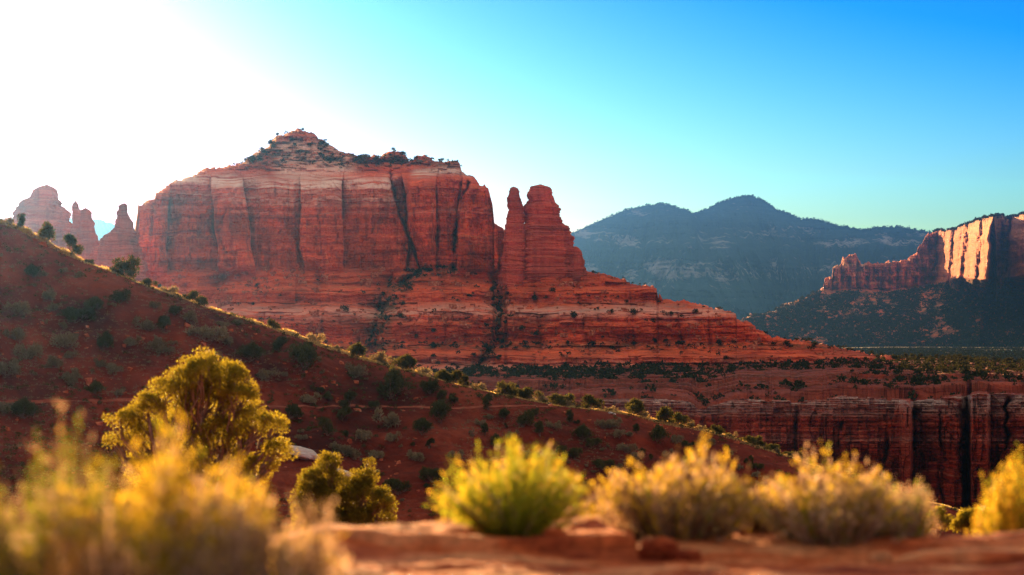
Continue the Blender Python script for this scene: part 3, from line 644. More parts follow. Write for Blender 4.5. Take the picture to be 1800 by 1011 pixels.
# --- ground: one sheet from the camera's feet to the horizon
def ground_h(r, th):
    x = r * np.sin(th); y = r * np.cos(th)
    z = np.interp(r, [0, 3, 9.6, 10.9, 11.8, 12.6, 14, 18, 24, 40, 60, 100, 200, 330, 640, 900, 1500, 2300, 2600, 3400, 6000, 11500, 23000],
                  [-.12, -.12, -.12, -.14, -.35, -.9, -1.4, -2.0, -2.5, -3.6, -6.0, -14, -42, -70, -100, -112, -112, -100, -66, -60, -78, -120, -230])
    # unseen rimrock added behind the camera to bounce warm sunlight onto shaded faces
    bk = sstep(1.25, 1.7, np.abs(th))
    w = fbm(x * 0.004, y * 0.004, octaves=4, seed=56)
    wall = 60 * sstep(330, 900, r + 90 * w) + 60 * sstep(1500, 2400, r + 300 * w)
    z = z * (1 - bk) + bk * (np.interp(r, [0, 20, 330, 11500], [-.12, -.5, -4, -20]) + wall * sstep(300, 340, r))
    z = z + np.minimum(r * 0.0025, 6) * fbm(x / (3 + r * 0.1), y / (3 + r * 0.1), octaves=3, seed=55) * (r > 14)
    return z
th = np.concatenate([np.linspace(-math.pi, -0.32, 60, endpoint=False), np.linspace(-0.32, 0.32, 500, endpoint=False), np.linspace(0.32, math.pi, 60)])
rr = np.concatenate([np.linspace(0.3, 12, 30, endpoint=False), np.geomspace(12, 23000, 440)])
gx = rr[:, None] * np.sin(th)[None]; gy = rr[:, None] * np.cos(th)[None]
ground = mesh_obj('ground', grid_mesh('ground', np.stack([gx, gy, ground_h(rr[:, None], th[None]) + 0 * gx], -1), M['ground'], smooth=True, attrs={'scrub': sstep(2300, 2700, rr[:, None]) * (np.abs(th) < 1.2)[None]}))
structure(ground)

# near rock slab: real relief at grit scale
def slab_h(x, y):
    edge = 11.0 + 0.35 * noise(x * 0.9, seed=3) + 0.12 * noise(x * 3.1, seed=4)
    z = 0.04 * fbm(x * 0.8, y * 1.2, octaves=3, seed=1) + 0.030 * fbm(x * 3, y * 3, octaves=4, seed=2) + 0.006 * fbm(x * 18, y * 18, octaves=3, seed=8)
    # low ledges running across the slab
    l1 = 10.62 + 0.10 * noise(x * 1.3, seed=11)
    z = z + 0.055 * sstep(-0.04, 0.04, y - l1) * (x < 0.55) * sstep(-1.1, -0.8, x)
    l2 = 9.9 + 0.2 * noise(x * 0.8, seed=12)
    z = z - 0.03 * sstep(-0.04, 0.04, y - l2) * (1 - sstep(0, 0.6, y - l2))
    z = z + 0.07 * np.exp(-((x - 2.25) / 0.42) ** 2 - ((y - 10.7) / 0.3) ** 2)
    z = z - 0.9 * np.clip(y - edge, 0, 3) ** 1.1
    return z
sx_ = np.arange(-4.2, 4.2, 0.022); sy_ = np.concatenate([np.arange(1.5, 8.5, 0.1), np.arange(8.5, 12.2, 0.022), np.arange(12.2, 13.4, 0.1)])
Z = slab_h(sx_[None], sy_[:, None])
slab = mesh_obj('rock_slab', grid_mesh('rock_slab', np.stack(np.broadcast_arrays(sx_[None], sy_[:, None], Z), -1), M['slab'], smooth=True))
structure(slab, 'sunlit red sandstone slab along the bottom of the photo')

# ------------------------------------------------------------------ plants
RNG = np.random.default_rng(5)
def unit(v): return v / np.maximum(np.linalg.norm(v, axis=-1, keepdims=True), 1e-9)
def rand_dir(n, rng): return unit(rng.normal(size=(n, 3)))

def cards(c, d, L, W, rng):
    """little leaf-shaped diamonds: foot at c, pointing along d"""
    n = len(c); L = np.broadcast_to(L, (n,))[:, None]; W = np.broadcast_to(W, (n,))[:, None]
    w = unit(np.cross(d, rand_dir(n, rng)))
    v = np.stack([c, c + d * L * 0.5 + w * W * 0.5, c + d * L, c + d * L * 0.5 - w * W * 0.5], 1)
    return v.reshape(-1, 3)

def card_mesh(name, v, mat, **kw):
    n = len(v) // 4
    return raw_mesh(name, v, np.arange(4 * n), np.full(n, 4), mat, **kw)

def tube(path, rad, sides=6):
    path = np.asarray(path, float); n = len(path); rad = np.broadcast_to(rad, (n,))
    t = unit(np.gradient(path, axis=0)); ref = np.array([0.3, 1, 0.1]) if abs(t[0][2]) > 0.9 else np.array([0, 0, 1.0])
    u = unit(np.cross(t, ref)); w = np.cross(t, u)
    a = np.linspace(0, 2 * np.pi, sides, endpoint=False)
    P = path[:, None] + rad[:, None, None] * (np.cos(a)[None, :, None] * u[:, None] + np.sin(a)[None, :, None] * w[:, None])
    return P.reshape(-1, 3), grid_faces(n, sides, True)

def tubes_mesh(name, lst, mat, sides=6):
    V, Fc, o = [], [], 0
    for p, r in lst:
        v, f = tube(p, r, sides); V.append(v); Fc.append(f + o); o += len(v)
    V = np.concatenate(V); Fc = np.concatenate(Fc)
    return raw_mesh(name, V, Fc, np.full(len(Fc) // 4, 4), mat, smooth=True)

def bent(a, b, rng, k=5, wob=0.08):
    a, b = np.asarray(a, float), np.asarray(b, float); t = np.linspace(0, 1, k)[:, None]
    ln = np.linalg.norm(b - a); off = rng.normal(size=(k, 3)) * wob * ln * np.sin(np.pi * t)
    return a + (b - a) * t + off - np.array([0, 0, 1.0]) * 0.12 * ln * np.sin(np.pi * t)

def tree_parts(lobes, nclump, ncard, rc, leaf, rng, mat, trunk_r=0.12, base=(0, 0, 0), limbs=True, shell=0.5, up=0.35):
    """lobes: (x, y, z, r); crown of leaf clumps near the skins of the lobes, limbs reaching into each of them"""
    lob = np.array(lobes, float); w = lob[:, 3] ** 2; w /= w.sum()
    li = rng.choice(len(lob), nclump, p=w); d = rand_dir(nclump, rng); d[:, 2] = np.where(d[:, 2] < -0.45, -d[:, 2], d[:, 2])
    rr = lob[li, 3] * (1 - shell * rng.random(nclump) ** 1.6) * (0.82 + 0.26 * rng.random(nclump))
    cc = lob[li, :3] + d * rr[:, None]; cc[:, 2] = np.maximum(cc[:, 2], base[2] + rc * 0.5)
    crc = rc * rng.uniform(0.55, 1.35, nclump)
    ci = np.repeat(np.arange(nclump), ncard); dd = rand_dir(len(ci), rng)
    rad = crc[ci] * rng.random(len(ci)) ** 0.45
    pos = cc[ci] + dd * rad[:, None] * np.array([1, 1, 0.8])
    dirn = unit(dd + d[ci] * 0.6 + np.array([0, 0, up]) + 0.5 * rng.normal(size=dd.shape))
    crown = card_mesh('crown', cards(pos, dirn, leaf * rng.uniform(0.6, 1.4, len(ci)), leaf * 0.42, rng), mat)
    trunk = None
    if limbs:
        lst = []; b0 = np.array(base, float)
        for L in lob:
            fork = b0 + (L[:3] - b0) * 0.35 + np.array([0, 0, 0.05 * L[3]])
            p = bent(b0, fork, rng, 4, 0.04); q = bent(fork, L[:3], rng, 5, 0.08)
            lst.append((p, np.linspace(trunk_r, trunk_r * 0.6, 4))); lst.append((q, np.linspace(trunk_r * 0.6, trunk_r * 0.28, 5)))
        for i in range(min(nclump, 260)):
            L = lob[li[i]]; s = L[:3] + (b0 - L[:3]) * rng.uniform(0, 0.35)
            lst.append((bent(s, cc[i], rng, 4, 0.08), np.linspace(trunk_r * 0.26, trunk_r * 0.05, 4)))
        trunk = tubes_mesh('trunk', lst, M['bark'], 5)
    return crown, trunk

def put_tree(name, parts, loc, label, cat, group=None, rot=0.0, sc=1.0):
    crown, trunk = parts
    if trunk is None:
        o = mesh_obj(name, crown, None, loc)
    else:
        o = bpy.data.objects.new(name, None); link(o); o.location = loc; o.empty_display_size = 0.3
        mesh_obj('crown', crown, o); mesh_obj('trunk', trunk, o)
    o.rotation_euler = (0, 0, rot); o.scale = (sc, sc, sc) if np.isscalar(sc) else sc
    return tag(o, label, cat, group)

# --- the two junipers just below the slab, built to their own outlines
def lobes_px(L, dist, bpx, bpy_, rng):
    k = dist / F
    return [((a - bpx) * k, rng.uniform(-0.25, 0.25) * r * k * 1.5, (bpy_ - b) * k, r * k) for a, b, r in L]
r_ = np.random.default_rng(11)
JD = 40.0
J1 = [(360, 655, 46), (325, 672, 42), (398, 668, 44), (290, 700, 44), (425, 705, 44), (355, 715, 60), (262, 722, 34), (448, 745, 40), (300, 760, 50), (395, 775, 55), (210, 732, 26), (205, 775, 26), (240, 765, 36), (478, 750, 26), (485, 790, 28), (462, 820, 34), (425, 830, 44), (330, 830, 60), (250, 830, 44)]
J1 = [(a, b + 3, r * 0.86) for a, b, r in J1]
lb = lobes_px(J1, JD, 345, 950, r_)
g1 = ground_h(np.array([JD]), np.array([(345 - 900) / F]))[0]
put_tree('juniper_tree', tree_parts(lb, 600, 130, 0.125, 0.040, r_, M['juniper'], 0.10), ((345 - 900) / F * JD, JD, HC + (HY - 950) / F * JD),
         'large round yellow-green juniper glowing behind the left brush', 'juniper tree')
JD2 = 46.0
J2 = [(580, 812, 20), (575, 835, 32), (548, 850, 30), (560, 880, 42), (600, 890, 40), (644, 815, 13), (642, 840, 22), (640, 870, 34), (672, 880, 26), (668, 910, 36), (620, 925, 42), (575, 925, 44), (540, 915, 34), (528, 880, 22), (612, 860, 22)]
J2 = [(a, b + 2, r * 0.88) for a, b, r in J2]
put_tree('juniper_tree', tree_parts(lobes_px(J2, JD2, 600, 965, r_), 520, 130, 0.115, 0.038, r_, M['juniper'], 0.07), ((600 - 900) / F * JD2, JD2, HC + (HY - 965) / F * JD2),
         'lower forked juniper with two tips, right of the large round one', 'juniper tree')
for (L, dist, bp, lab) in (([(1262, 900, 9), (1275, 912, 11)], 60.0, (1268, 935), ''),
                           ([(1650, 905, 10), (1640, 918, 14), (1665, 922, 12), (1625, 925, 10)], 42.0, (1645, 950), 'small olive bush on the slope right of the pale brush'),
                           ([(1715, 905, 14), (1700, 918, 18), (1722, 922, 18), (1690, 928, 12)], 38.0, (1708, 955), 'small golden-green bush beside the far right brush')):
    if lab:
        put_tree('desert_bush', tree_parts(lobes_px(L, dist, bp[0], bp[1], r_), 90, 60, 0.07, 0.045, r_, M['juniper'], 0.02), ((bp[0] - 900) / F * dist, dist, HC + (HY - bp[1]) / F * dist), lab, 'bush')

# --- shrubs of the hillside
def shrub_proto(seed, kind):
    rng = np.random.default_rng(seed); n = rng.integers(4, 8)
    lobes = [(rng.uniform(-.8, .8), rng.uniform(-.7, .7), rng.uniform(.2, .9) * (1.0 if kind != 'sage' else 0.7), rng.uniform(.18, .5)) for _ in range(n + 2)]
    if kind == 'tall': lobes = [(a * .6, b * .6, c * 1.5, r * .9) for a, b, c, r in lobes]
    m = {'sage': M['sage'], 'gold': M['dry_grass']}.get(kind, M['juniper_far'])
    return tree_parts(lobes, 110 if kind != 'sage' else 80, 22 if kind != 'sage' else 12, 0.17, 0.15 if kind != 'sage' else 0.2, rng, m, 0.045)
PROTO = {k: [shrub_proto(100 + 7 * i + j, k) for j in range(6)] for i, k in enumerate(('round', 'tall', 'sage'))}
FAR = []
for j in range(5):
    rng = np.random.default_rng(300 + j)
    FAR.append(tree_parts([(rng.uniform(-.4, .4), rng.uniform(-.4, .4), rng.uniform(.4, 1.3), rng.uniform(.35, .55)) for _ in range(5)], 26, 12, 0.28, 0.34, rng, M['bench_juniper'], limbs=False))

CR = [(12, 10, 's'), (35, 20, 't'), (75, 22, 'r'), (128, 30, 't'), (158, 9, 'r'), (222, 30, 'r'), (262, 13, 'r'), (300, 12, 's'), (338, 17, 'r'), (354, 16, 'r'), (483, 13, 'r'), (552, 13, 's'), (590, 8, 's'), (628, 20, 'r'), (660, 15, 's'), (676, 12, 's'), (713, 24, 'r'),
      (742, 14, 's'), (778, 18, 'r'), (800, 20, 'r'), (818, 16, 't'), (842, 10, 's'), (893, 20, 'r'), (882, 12, 's'), (930, 20, 'r'), (946, 13, 's'), (988, 22, 'r'), (1000, 12, 's'), (1040, 21, 'r'), (1074, 9, 's'), (1115, 24, 'r'), (1130, 10, 's'), (1178, 22, 'r'), (1192, 16, 'r'), (1212, 10, 's'), (1232, 7, 's'),
      (1262, 12, 'r'), (1286, 8, 's'), (1325, 15, 'r'), (1338, 10, 'r'), (1356, 12, 'r'), (1368, 9, 's'), (1388, 10, 'r'), (1402, 13, 'r'), (1420, 8, 's')]
CR.sort()
rc_ = np.random.default_rng(21); crest_obj = []
for i, (px, h, kd) in enumerate(CR):
    kind = {'r': 'round', 't': 'tall', 's': 'sage'}[kd]
    y = HYC + 5 * noise((px - 900) / F * HYC * 0.02, seed=5) + 1.5; y = float(y); x = (px - 900) / F * y
    z = float(hill_h(np.array([x]), np.array([y]))[0])
    hm = h / F * y / (1.15 if kind == 'round' else 1.55 if kind == 'tall' else 0.95)
    big = 'large' if h >= 20 else 'small' if h < 12 else 'medium-sized'
    look = {'round': 'rounded juniper bush', 'tall': 'upright juniper bush', 'sage': 'wispy golden shrub'}[kind]
    crest_obj.append(put_tree('crest_shrub', PROTO[kind][rc_.integers(6)], (x, y, z - 0.28 * hm),
             f'{big} backlit {look}, {ordinal(i + 1)} from the left along the sunlit hill crest', 'shrub', 'shrubs along the hill crest', rc_.uniform(0, 6.28), (hm * 1.15, hm * 1.1, hm * 1.35)))
HS = [(687, 685, 31, 'r'), (756, 683, 19, 'r'), (782, 701, 13, 'r'), (859, 713, 17, 'r'), (683, 739, 22, 'r'), (774, 733, 22, 'r'), (742, 756, 19, 'r'), (920, 742, 17, 'r'), (940, 727, 9, 'r'), (1000, 737, 13, 't'), (972, 748, 10, 's'), (887, 731, 12, 'r'), (950, 762, 14, 'r'), (1025, 766, 15, 'r'),
      (1079, 744, 13, 'r'), (1154, 768, 17, 'r'), (754, 784, 12, 'r'), (853, 760, 12, 'r'), (612, 712, 20, 't'), (869, 778, 12, 'r'), (730, 804, 14, 'r'), (640, 768, 14, 's'), (845, 744, 10, 's'), (361, 589, 24, 'r'), (287, 573, 20, 'r'), (536, 635, 26, 'r'), (490, 610, 17, 't'), (440, 624, 20, 'r'), (282, 612, 17, 's'),
      (179, 606, 17, 'r'), (116, 602, 23, 'r'), (166, 685, 15, 'r'), (199, 651, 18, 's'), (125, 668, 16, 'r'), (54, 622, 20, 's'), (25, 590, 16, 'r'), (133, 556, 24, 'r'), (166, 541, 16, 'r'), (257, 570, 19, 's'), (307, 549, 12, 'r'), (212, 525, 18, 'r'), (12, 650, 20, 'r'), (420, 566, 9, 'r'), (542, 607, 9, 'r'),
      (602, 732, 19, 't'), (623, 655, 17, 's'), (507, 728, 19, 'r'), (41, 725, 22, 'r'), (8, 718, 18, 'r'), (137, 728, 14, 't'), (575, 756, 20, 'r'), (540, 700, 16, 's'), (470, 660, 18, 's'), (400, 600, 14, 's'), (330, 560, 14, 's'), (90, 520, 15, 's'), (60, 480, 14, 'r'), (30, 545, 18, 's'), (100, 640, 14, 's'), (230, 600, 14, 's'),
      (1100, 790, 15, 'r'), (1210, 790, 14, 'r'), (1010, 800, 13, 'r'), (930, 800, 14, 'r'), (1280, 800, 12, 'r'), (1060, 820, 14, 'r'), (700, 860, 20, 'r'), (660, 800, 14, 's'), (760, 840, 16, 'r'), (620, 800, 16, 's'), (1330, 822, 12, 'r'), (800, 800, 12, 's'), (1190, 775, 11, 's'), (900, 765, 10, 's'), (1120, 757, 11, 'r'), (690, 770, 12, 's')]
for _ in range(1500):
    if len(HS) >= 225: break
    px = rc_.uniform(-30, 1380); cy = poly(CREST, px); py = rc_.uniform(cy + 18, min(cy + 260, 880))
    s = 3.5 + 8 * rc_.random() ** 2
    if all((px - a) ** 2 + (py - b) ** 2 > (c * 0.6 + s * 0.7) ** 2 for a, b, c, _k in HS): HS.append((px, py, s, 's' if px < 400 or rc_.random() < 0.5 else 'r'))
def band(py, px):
    k = py - poly(CREST, px); return 0 if k < 38 else 1 if k < 90 else 2 if k < 150 else 3
hs = []
for px, py, r, kd in HS:
    p = hill_hit(px, min(py + r * 0.5, 900))
    if p is not None: hs.append((band(py, px), px, r, kd, p))
hs.sort(key=lambda t: (t[0], t[1]))
cnt = [0] * 4
for b_, px, r, kd, p in hs:
    cnt[b_] += 1
    kd = 's' if kd == 'r' and rc_.random() < 0.2 else 't' if kd == 'r' and rc_.random() < 0.25 else kd; kind = {'r': 'round', 't': 'tall', 's': 'sage'}[kd]; R = r / F * p[1] * (0.8 if kind == 'tall' else 1)
    look = {'round': 'dark round shrub', 'tall': 'dark upright shrub', 'sage': 'grey twiggy shrub'}[kind]
    zone = ('just under the crest', 'in the upper part', 'halfway down', 'low down')[b_]
    put_tree('hillside_shrub', PROTO[kind][rc_.integers(6)], (p[0], p[1], p[2] - 0.08), f"{look} {zone} on the shaded hill, {ordinal(cnt[b_])} from its left", 'shrub', 'shrubs scattered on the shaded hillside', rc_.uniform(0, 6.28), (R * rc_.uniform(0.95, 1.4), R * 1.1, R * rc_.uniform(1.05, 1.6)))

# low sage and grass litter on the hill, and the grass that catches the sun along the crest
rs = np.random.default_rng(31)
n = 9000; x = rs.uniform(-130, 90, n * 3); y = rs.uniform(345, 452, n * 3)
dens = sstep(-0.1, 0.35, fbm(x * 0.05, y * 0.05, octaves=3, seed=41) + 0.35 * sstep(-10, -90, x)); keep = rs.random(n * 3) < dens
x, y = x[keep][:n], y[keep][:n]; z = hill_h(x, y); c = np.repeat(np.stack([x, y, z], -1), 11, 0)
c = c + rs.normal(size=c.shape) * np.array([.16, .16, .0]); dd = unit(np.abs(rs.normal(size=c.shape)) * np.array([0, 0, 1.2]) + rs.normal(size=c.shape) * 0.7)
dd[:, 2] = np.abs(dd[:, 2])
o = mesh_obj('hill_scrub', card_mesh('hill_scrub', cards(c, dd, rs.uniform(.15, .5, len(c)), 0.07, rs), M['sage'])); tag(o, 'low grey sage and dry twigs strewn over the shaded hillside', 'scrub', kind='stuff')
n = 76000; pxs = rs.uniform(-60, 1760, n); yy = HYC + 5 * noise((pxs - 900) / F * HYC * 0.02, seed=5) + rs.uniform(-1.6, 5.5, n); xx = (pxs - 900) / F * yy
keep = rs.random(n) < 0.35 + 0.65 * sstep(-0.25, 0.3, fbm(xx * 0.25, octaves=3, seed=44)); xx, yy = xx[keep], yy[keep]
c = np.stack([xx, yy, hill_h(xx, yy) - 0.02], -1); dd = unit(np.array([0, 0, 1.0]) + rs.normal(size=c.shape) * 0.35)
hgt = rs.uniform(.10, .42, len(c)) * (0.6 + 0.6 * sstep(-0.3, 0.5, noise(xx * 0.8, seed=45)))
o = mesh_obj('crest_grass', card_mesh('crest_grass', cards(c, dd, hgt * (1.25 + 0.6 * (xx < -15)), 0.10, rs), M['dry_grass'])); tag(o, 'sunlit golden dry grass lining the hill crest', 'grass', kind='stuff')

n = 5200; x = rs.uniform(-130, 92, n * 2); y = rs.uniform(350, 456, n * 2)
keep = rs.random(n * 2) < sstep(-0.15, 0.3, fbm(x * 0.035 + 4, y * 0.05, octaves=3, seed=46) + 0.25 * sstep(-20, -90, x) + 0.5 * sstep(440, 450, y)); x, y = x[keep][:n], y[keep][:n]
SCR = np.stack([x, y, hill_h(x, y)], -1)
# pale boulders at the foot of the hill
def rock_mesh(name, r, seed, mat, flat=0.7, n=40):
    u = np.linspace(0, np.pi, n)[:, None]; v = np.linspace(0, 2 * np.pi, 2 * n, endpoint=False)[None]
    X, Y, Z = np.sin(u) * np.cos(v), np.sin(u) * np.sin(v), np.cos(u) + 0 * v
    k = 1 + 0.30 * fbm(X * 1.3 + 3, Y * 1.3, Z * 1.3, octaves=3, seed=seed) + 0.07 * fbm(X * 6, Y * 6, Z * 6, octaves=3, seed=seed + 1)
    e = 0.75; P = np.stack([np.sign(X) * np.abs(X) ** e, np.sign(Y) * np.abs(Y) ** e, np.sign(Z) * np.abs(Z) ** e * flat], -1) * k[..., None] * np.array(r)
    return grid_mesh(name, P, mat, smooth=True, attrs={'pale': 0.6 + 0 * X, 'veg': 0 * X, 'cliff': 0 * X}, wrap=True)
M['pale_rock'] = rock_material('pale_hill_rock', 0.05, [(0.20, 0.15, 0.12), (0.30, 0.24, 0.20), (0.36, 0.28, 0.23), (0.42, 0.34, 0.28)], (0.5, 0.42, 0.36), (0.05, 0.05, 0.03))
for (px, py, w, lab) in ((535, 800, 30, 'long pale grey rock outcrop behind the forked juniper, the upper one'), (602, 832, 20, 'pale grey rock outcrop between the two tips of the forked juniper'), (1076, 727, 7, 'small pale boulder on the hill crest')):
    p = hill_hit(px, py)
    if p is None: continue
    R = w / F * p[1]; o = mesh_obj('rock_outcrop', rock_mesh('rock_outcrop', (R, R * 0.9, R * 0.45), int(px), M['pale_rock']), None, p); o.rotation_euler = (0, math.radians(18), 0)
    tag(o, lab, 'rock', 'pale rocks on the hill')

# --- junipers of the butte and of the bench below it
rt = np.random.default_rng(61); pts = []
for _ in range(15000):
    px = rt.uniform(250, 1560); py = rt.uniform(255, 700)
    T = float(np.interp(px, butte.px, butte.T))
    if py < T + 1: continue
    cpx = float(poly(CREST, px))
    if py > cpx - 4: continue
    v = float(b_veg(np.float64(px), np.float64(py), T))
    if 325 < py < 470 and v < 0.5: continue
    if rt.random() < v ** 1.5 * 0.9: pts.append((px, py))
for px in rt.uniform(380, 800, 16): pts.append((px, float(np.interp(px, butte.px, butte.T))))
for px in list(rt.uniform(1040, 1150, 7)) + list(rt.uniform(1345, 1560, 26)): pts.append((px, float(np.interp(px, butte.px, butte.T))))
rt.shuffle(pts); big, small = pts[:190], pts[190:4200]
def where(px, py):
    if py < 335: return 'on the summit slope of the butte' if px < 640 else 'on the shoulder of the butte top'
    if py < 500: return 'at the foot of the butte wall'
    if px < 760: return 'in the left gully of the butte'
    if px < 920: return 'in the gully below the twin spires'
    return 'on the right benches of the butte'
T_at = lambda q: float(np.interp(q, butte.px, butte.T))
groups = {}
for px, py in sorted(big): groups.setdefault(where(px, py), []).append((px, py))
for w_, L in groups.items():
    for i, (px, py) in enumerate(L):
        p = butte.at(px, py); s = rt.uniform(1.2, 2.8) * (1.3 if py > T_at(px) + 4 else 0.8)
        put_tree('juniper_tree', FAR[rt.integers(5)], (p[0], p[1] - 0.3, p[2] - 0.4), f"small dark juniper {w_}, {ordinal(i + 1)} from the left there", 'juniper tree', 'junipers ' + w_, rt.uniform(0, 6.28), (s * 1.1, s * 1.1, s))
def mass(name, P, sizes, ncard, mat, label, rng, leafk=0.55):
    n = len(P); c = np.repeat(P, ncard, 0); s = np.repeat(sizes, ncard)[:, None]
    d = rand_dir(len(c), rng); d[:, 2] = np.abs(d[:, 2]) * 0.9
    pos = c + d * s * rng.random((len(c), 1)) ** 0.5 * 0.7 + np.array([0, 0, 0.25]) * s
    o = mesh_obj(name, card_mesh(name, cards(pos, unit(d + rng.normal(size=d.shape) * 0.8), s[:, 0] * leafk * rng.uniform(.6, 1.3, len(c)), s[:, 0] * leafk * 0.8, rng), mat))
    return tag(o, label, name.replace('_', ' '), kind='stuff')
mass('hill_brush', SCR, rt.uniform(0.18, 0.75, len(SCR)), 26, M['juniper_far'], 'low dark green scrub clumped over the shaded hillside', rt, 0.4)
P = np.array([butte.at(a, b) for a, b in small]); mass('butte_scrub', P, rt.uniform(0.9, 2.8, len(P)), 22, M['bench_juniper'], 'dark scrub speckling the ledges and gullies of the butte', rt)

n = 26000; pb = rt.uniform(560, 2010, n); db = 1120 + (2070 - 1120) * rt.random(n) ** 0.9
j = np.clip(np.round(pb - bench_px[0]).astype(int), 0, len(bench_px) - 1)
v = np.clip((db - bench_top[0, j, 1]) / (2080 - bench_top[0, j, 1]), 0, 1) ** (1 / 1.15); i = np.clip((v * bench_top.shape[0] - 1).astype(int), 0, bench_top.shape[0] - 1)
B = bench_top[i, j]; dn = sstep(-0.25, 0.25, fbm(B[:, 0] * 0.012, B[:, 1] * 0.008, octaves=3, seed=47) + 0.45 * sstep(1480, 1580, pb) + 0.45 * sstep(1400, 1850, db) - 0.18)
keep = (rt.random(n) < dn * 0.9) & (db > bench_top[0, j, 1] + 12); B = B[keep][:6500]; pbk = pb[keep][:6500]
mass('bench_woodland', B, 0.9 + 3.0 * rt.random(len(B)) ** 2, 26, M['bench_juniper'], 'dark juniper woodland covering the bench above the canyon rim', rt)
sk = sorted(rt.uniform(1545, 1800, 44))
for i, px in enumerate(sk):
    p = bench_at(px, rt.uniform(1900, 2060)); s = rt.uniform(1.6, 3.0)
    put_tree('juniper_tree', FAR[rt.integers(5)], (p[0], p[1], p[2] - 0.3), f"dark juniper on the far edge of the bench, {ordinal(i + 1)} from the left there", 'juniper tree', 'junipers along the edge of the bench', rt.uniform(0, 6.28), s)

# --- woods on the mesa apron, in the valley and on the mountain
pm, qm = rt.uniform(1180, 1830, 30000), rt.uniform(480, 640, 30000)
ok = (qm > mesa_foot(pm) + 4) & (rt.random(30000) < sstep(-0.6, -0.1, fbm(pm * 0.04, qm * 0.06, octaves=3, seed=48)) * 0.9 + 0.1) & (qm > np.interp(pm, mesa.px, mesa.T))
pm, qm = pm[ok][:17000], qm[ok][:17000]
P = np.array([mesa.at(a, b) for a, b in zip(pm, qm)]); mass('apron_woods', P, rt.uniform(4.0, 9.0, len(P)), 12, M['forest'], 'dark woods on the slopes below the sunlit mesa cliffs', rt, 0.8)
pm = np.concatenate([rt.uniform(1640, 1830, 500)]); P = np.array([mesa.at(a, float(np.interp(a, mesa.px, mesa.T)) + rt.uniform(0, 3)) for a in pm]); mass('rim_woods', P, rt.uniform(3.0, 7.0, len(P)), 12, M['forest'], 'fringe of trees along the mesa top', rt, 0.8)
n = 22000; tv = rt.uniform(0.03, 0.30, n); rv = rt.uniform(2300, 7500, n); ok = rt.random(n) < sstep(-0.6, -0.2, fbm(rv * 0.004, tv * 14, octaves=3, seed=49)); tv, rv = tv[ok], rv[ok]
P = np.stack([rv * np.sin(tv), rv * np.cos(tv), ground_h(rv, tv)], -1); mass('valley_woods', P, rt.uniform(2.5, 5.0, len(P)), 10, M['forest'], 'dark woods filling the valley floor beyond the bench', rt, 0.8)
pm = rt.uniform(1000, 1680, 900); P = np.array([mountain.at(a, float(np.interp(a, mountain.px, mountain.T)) + rt.uniform(0, 4)) for a in pm])
mass('mountain_forest', P, rt.uniform(6, 15, len(P)), 8, M['forest'], 'forest fringe along the crest of the blue mountain', rt, 0.9)

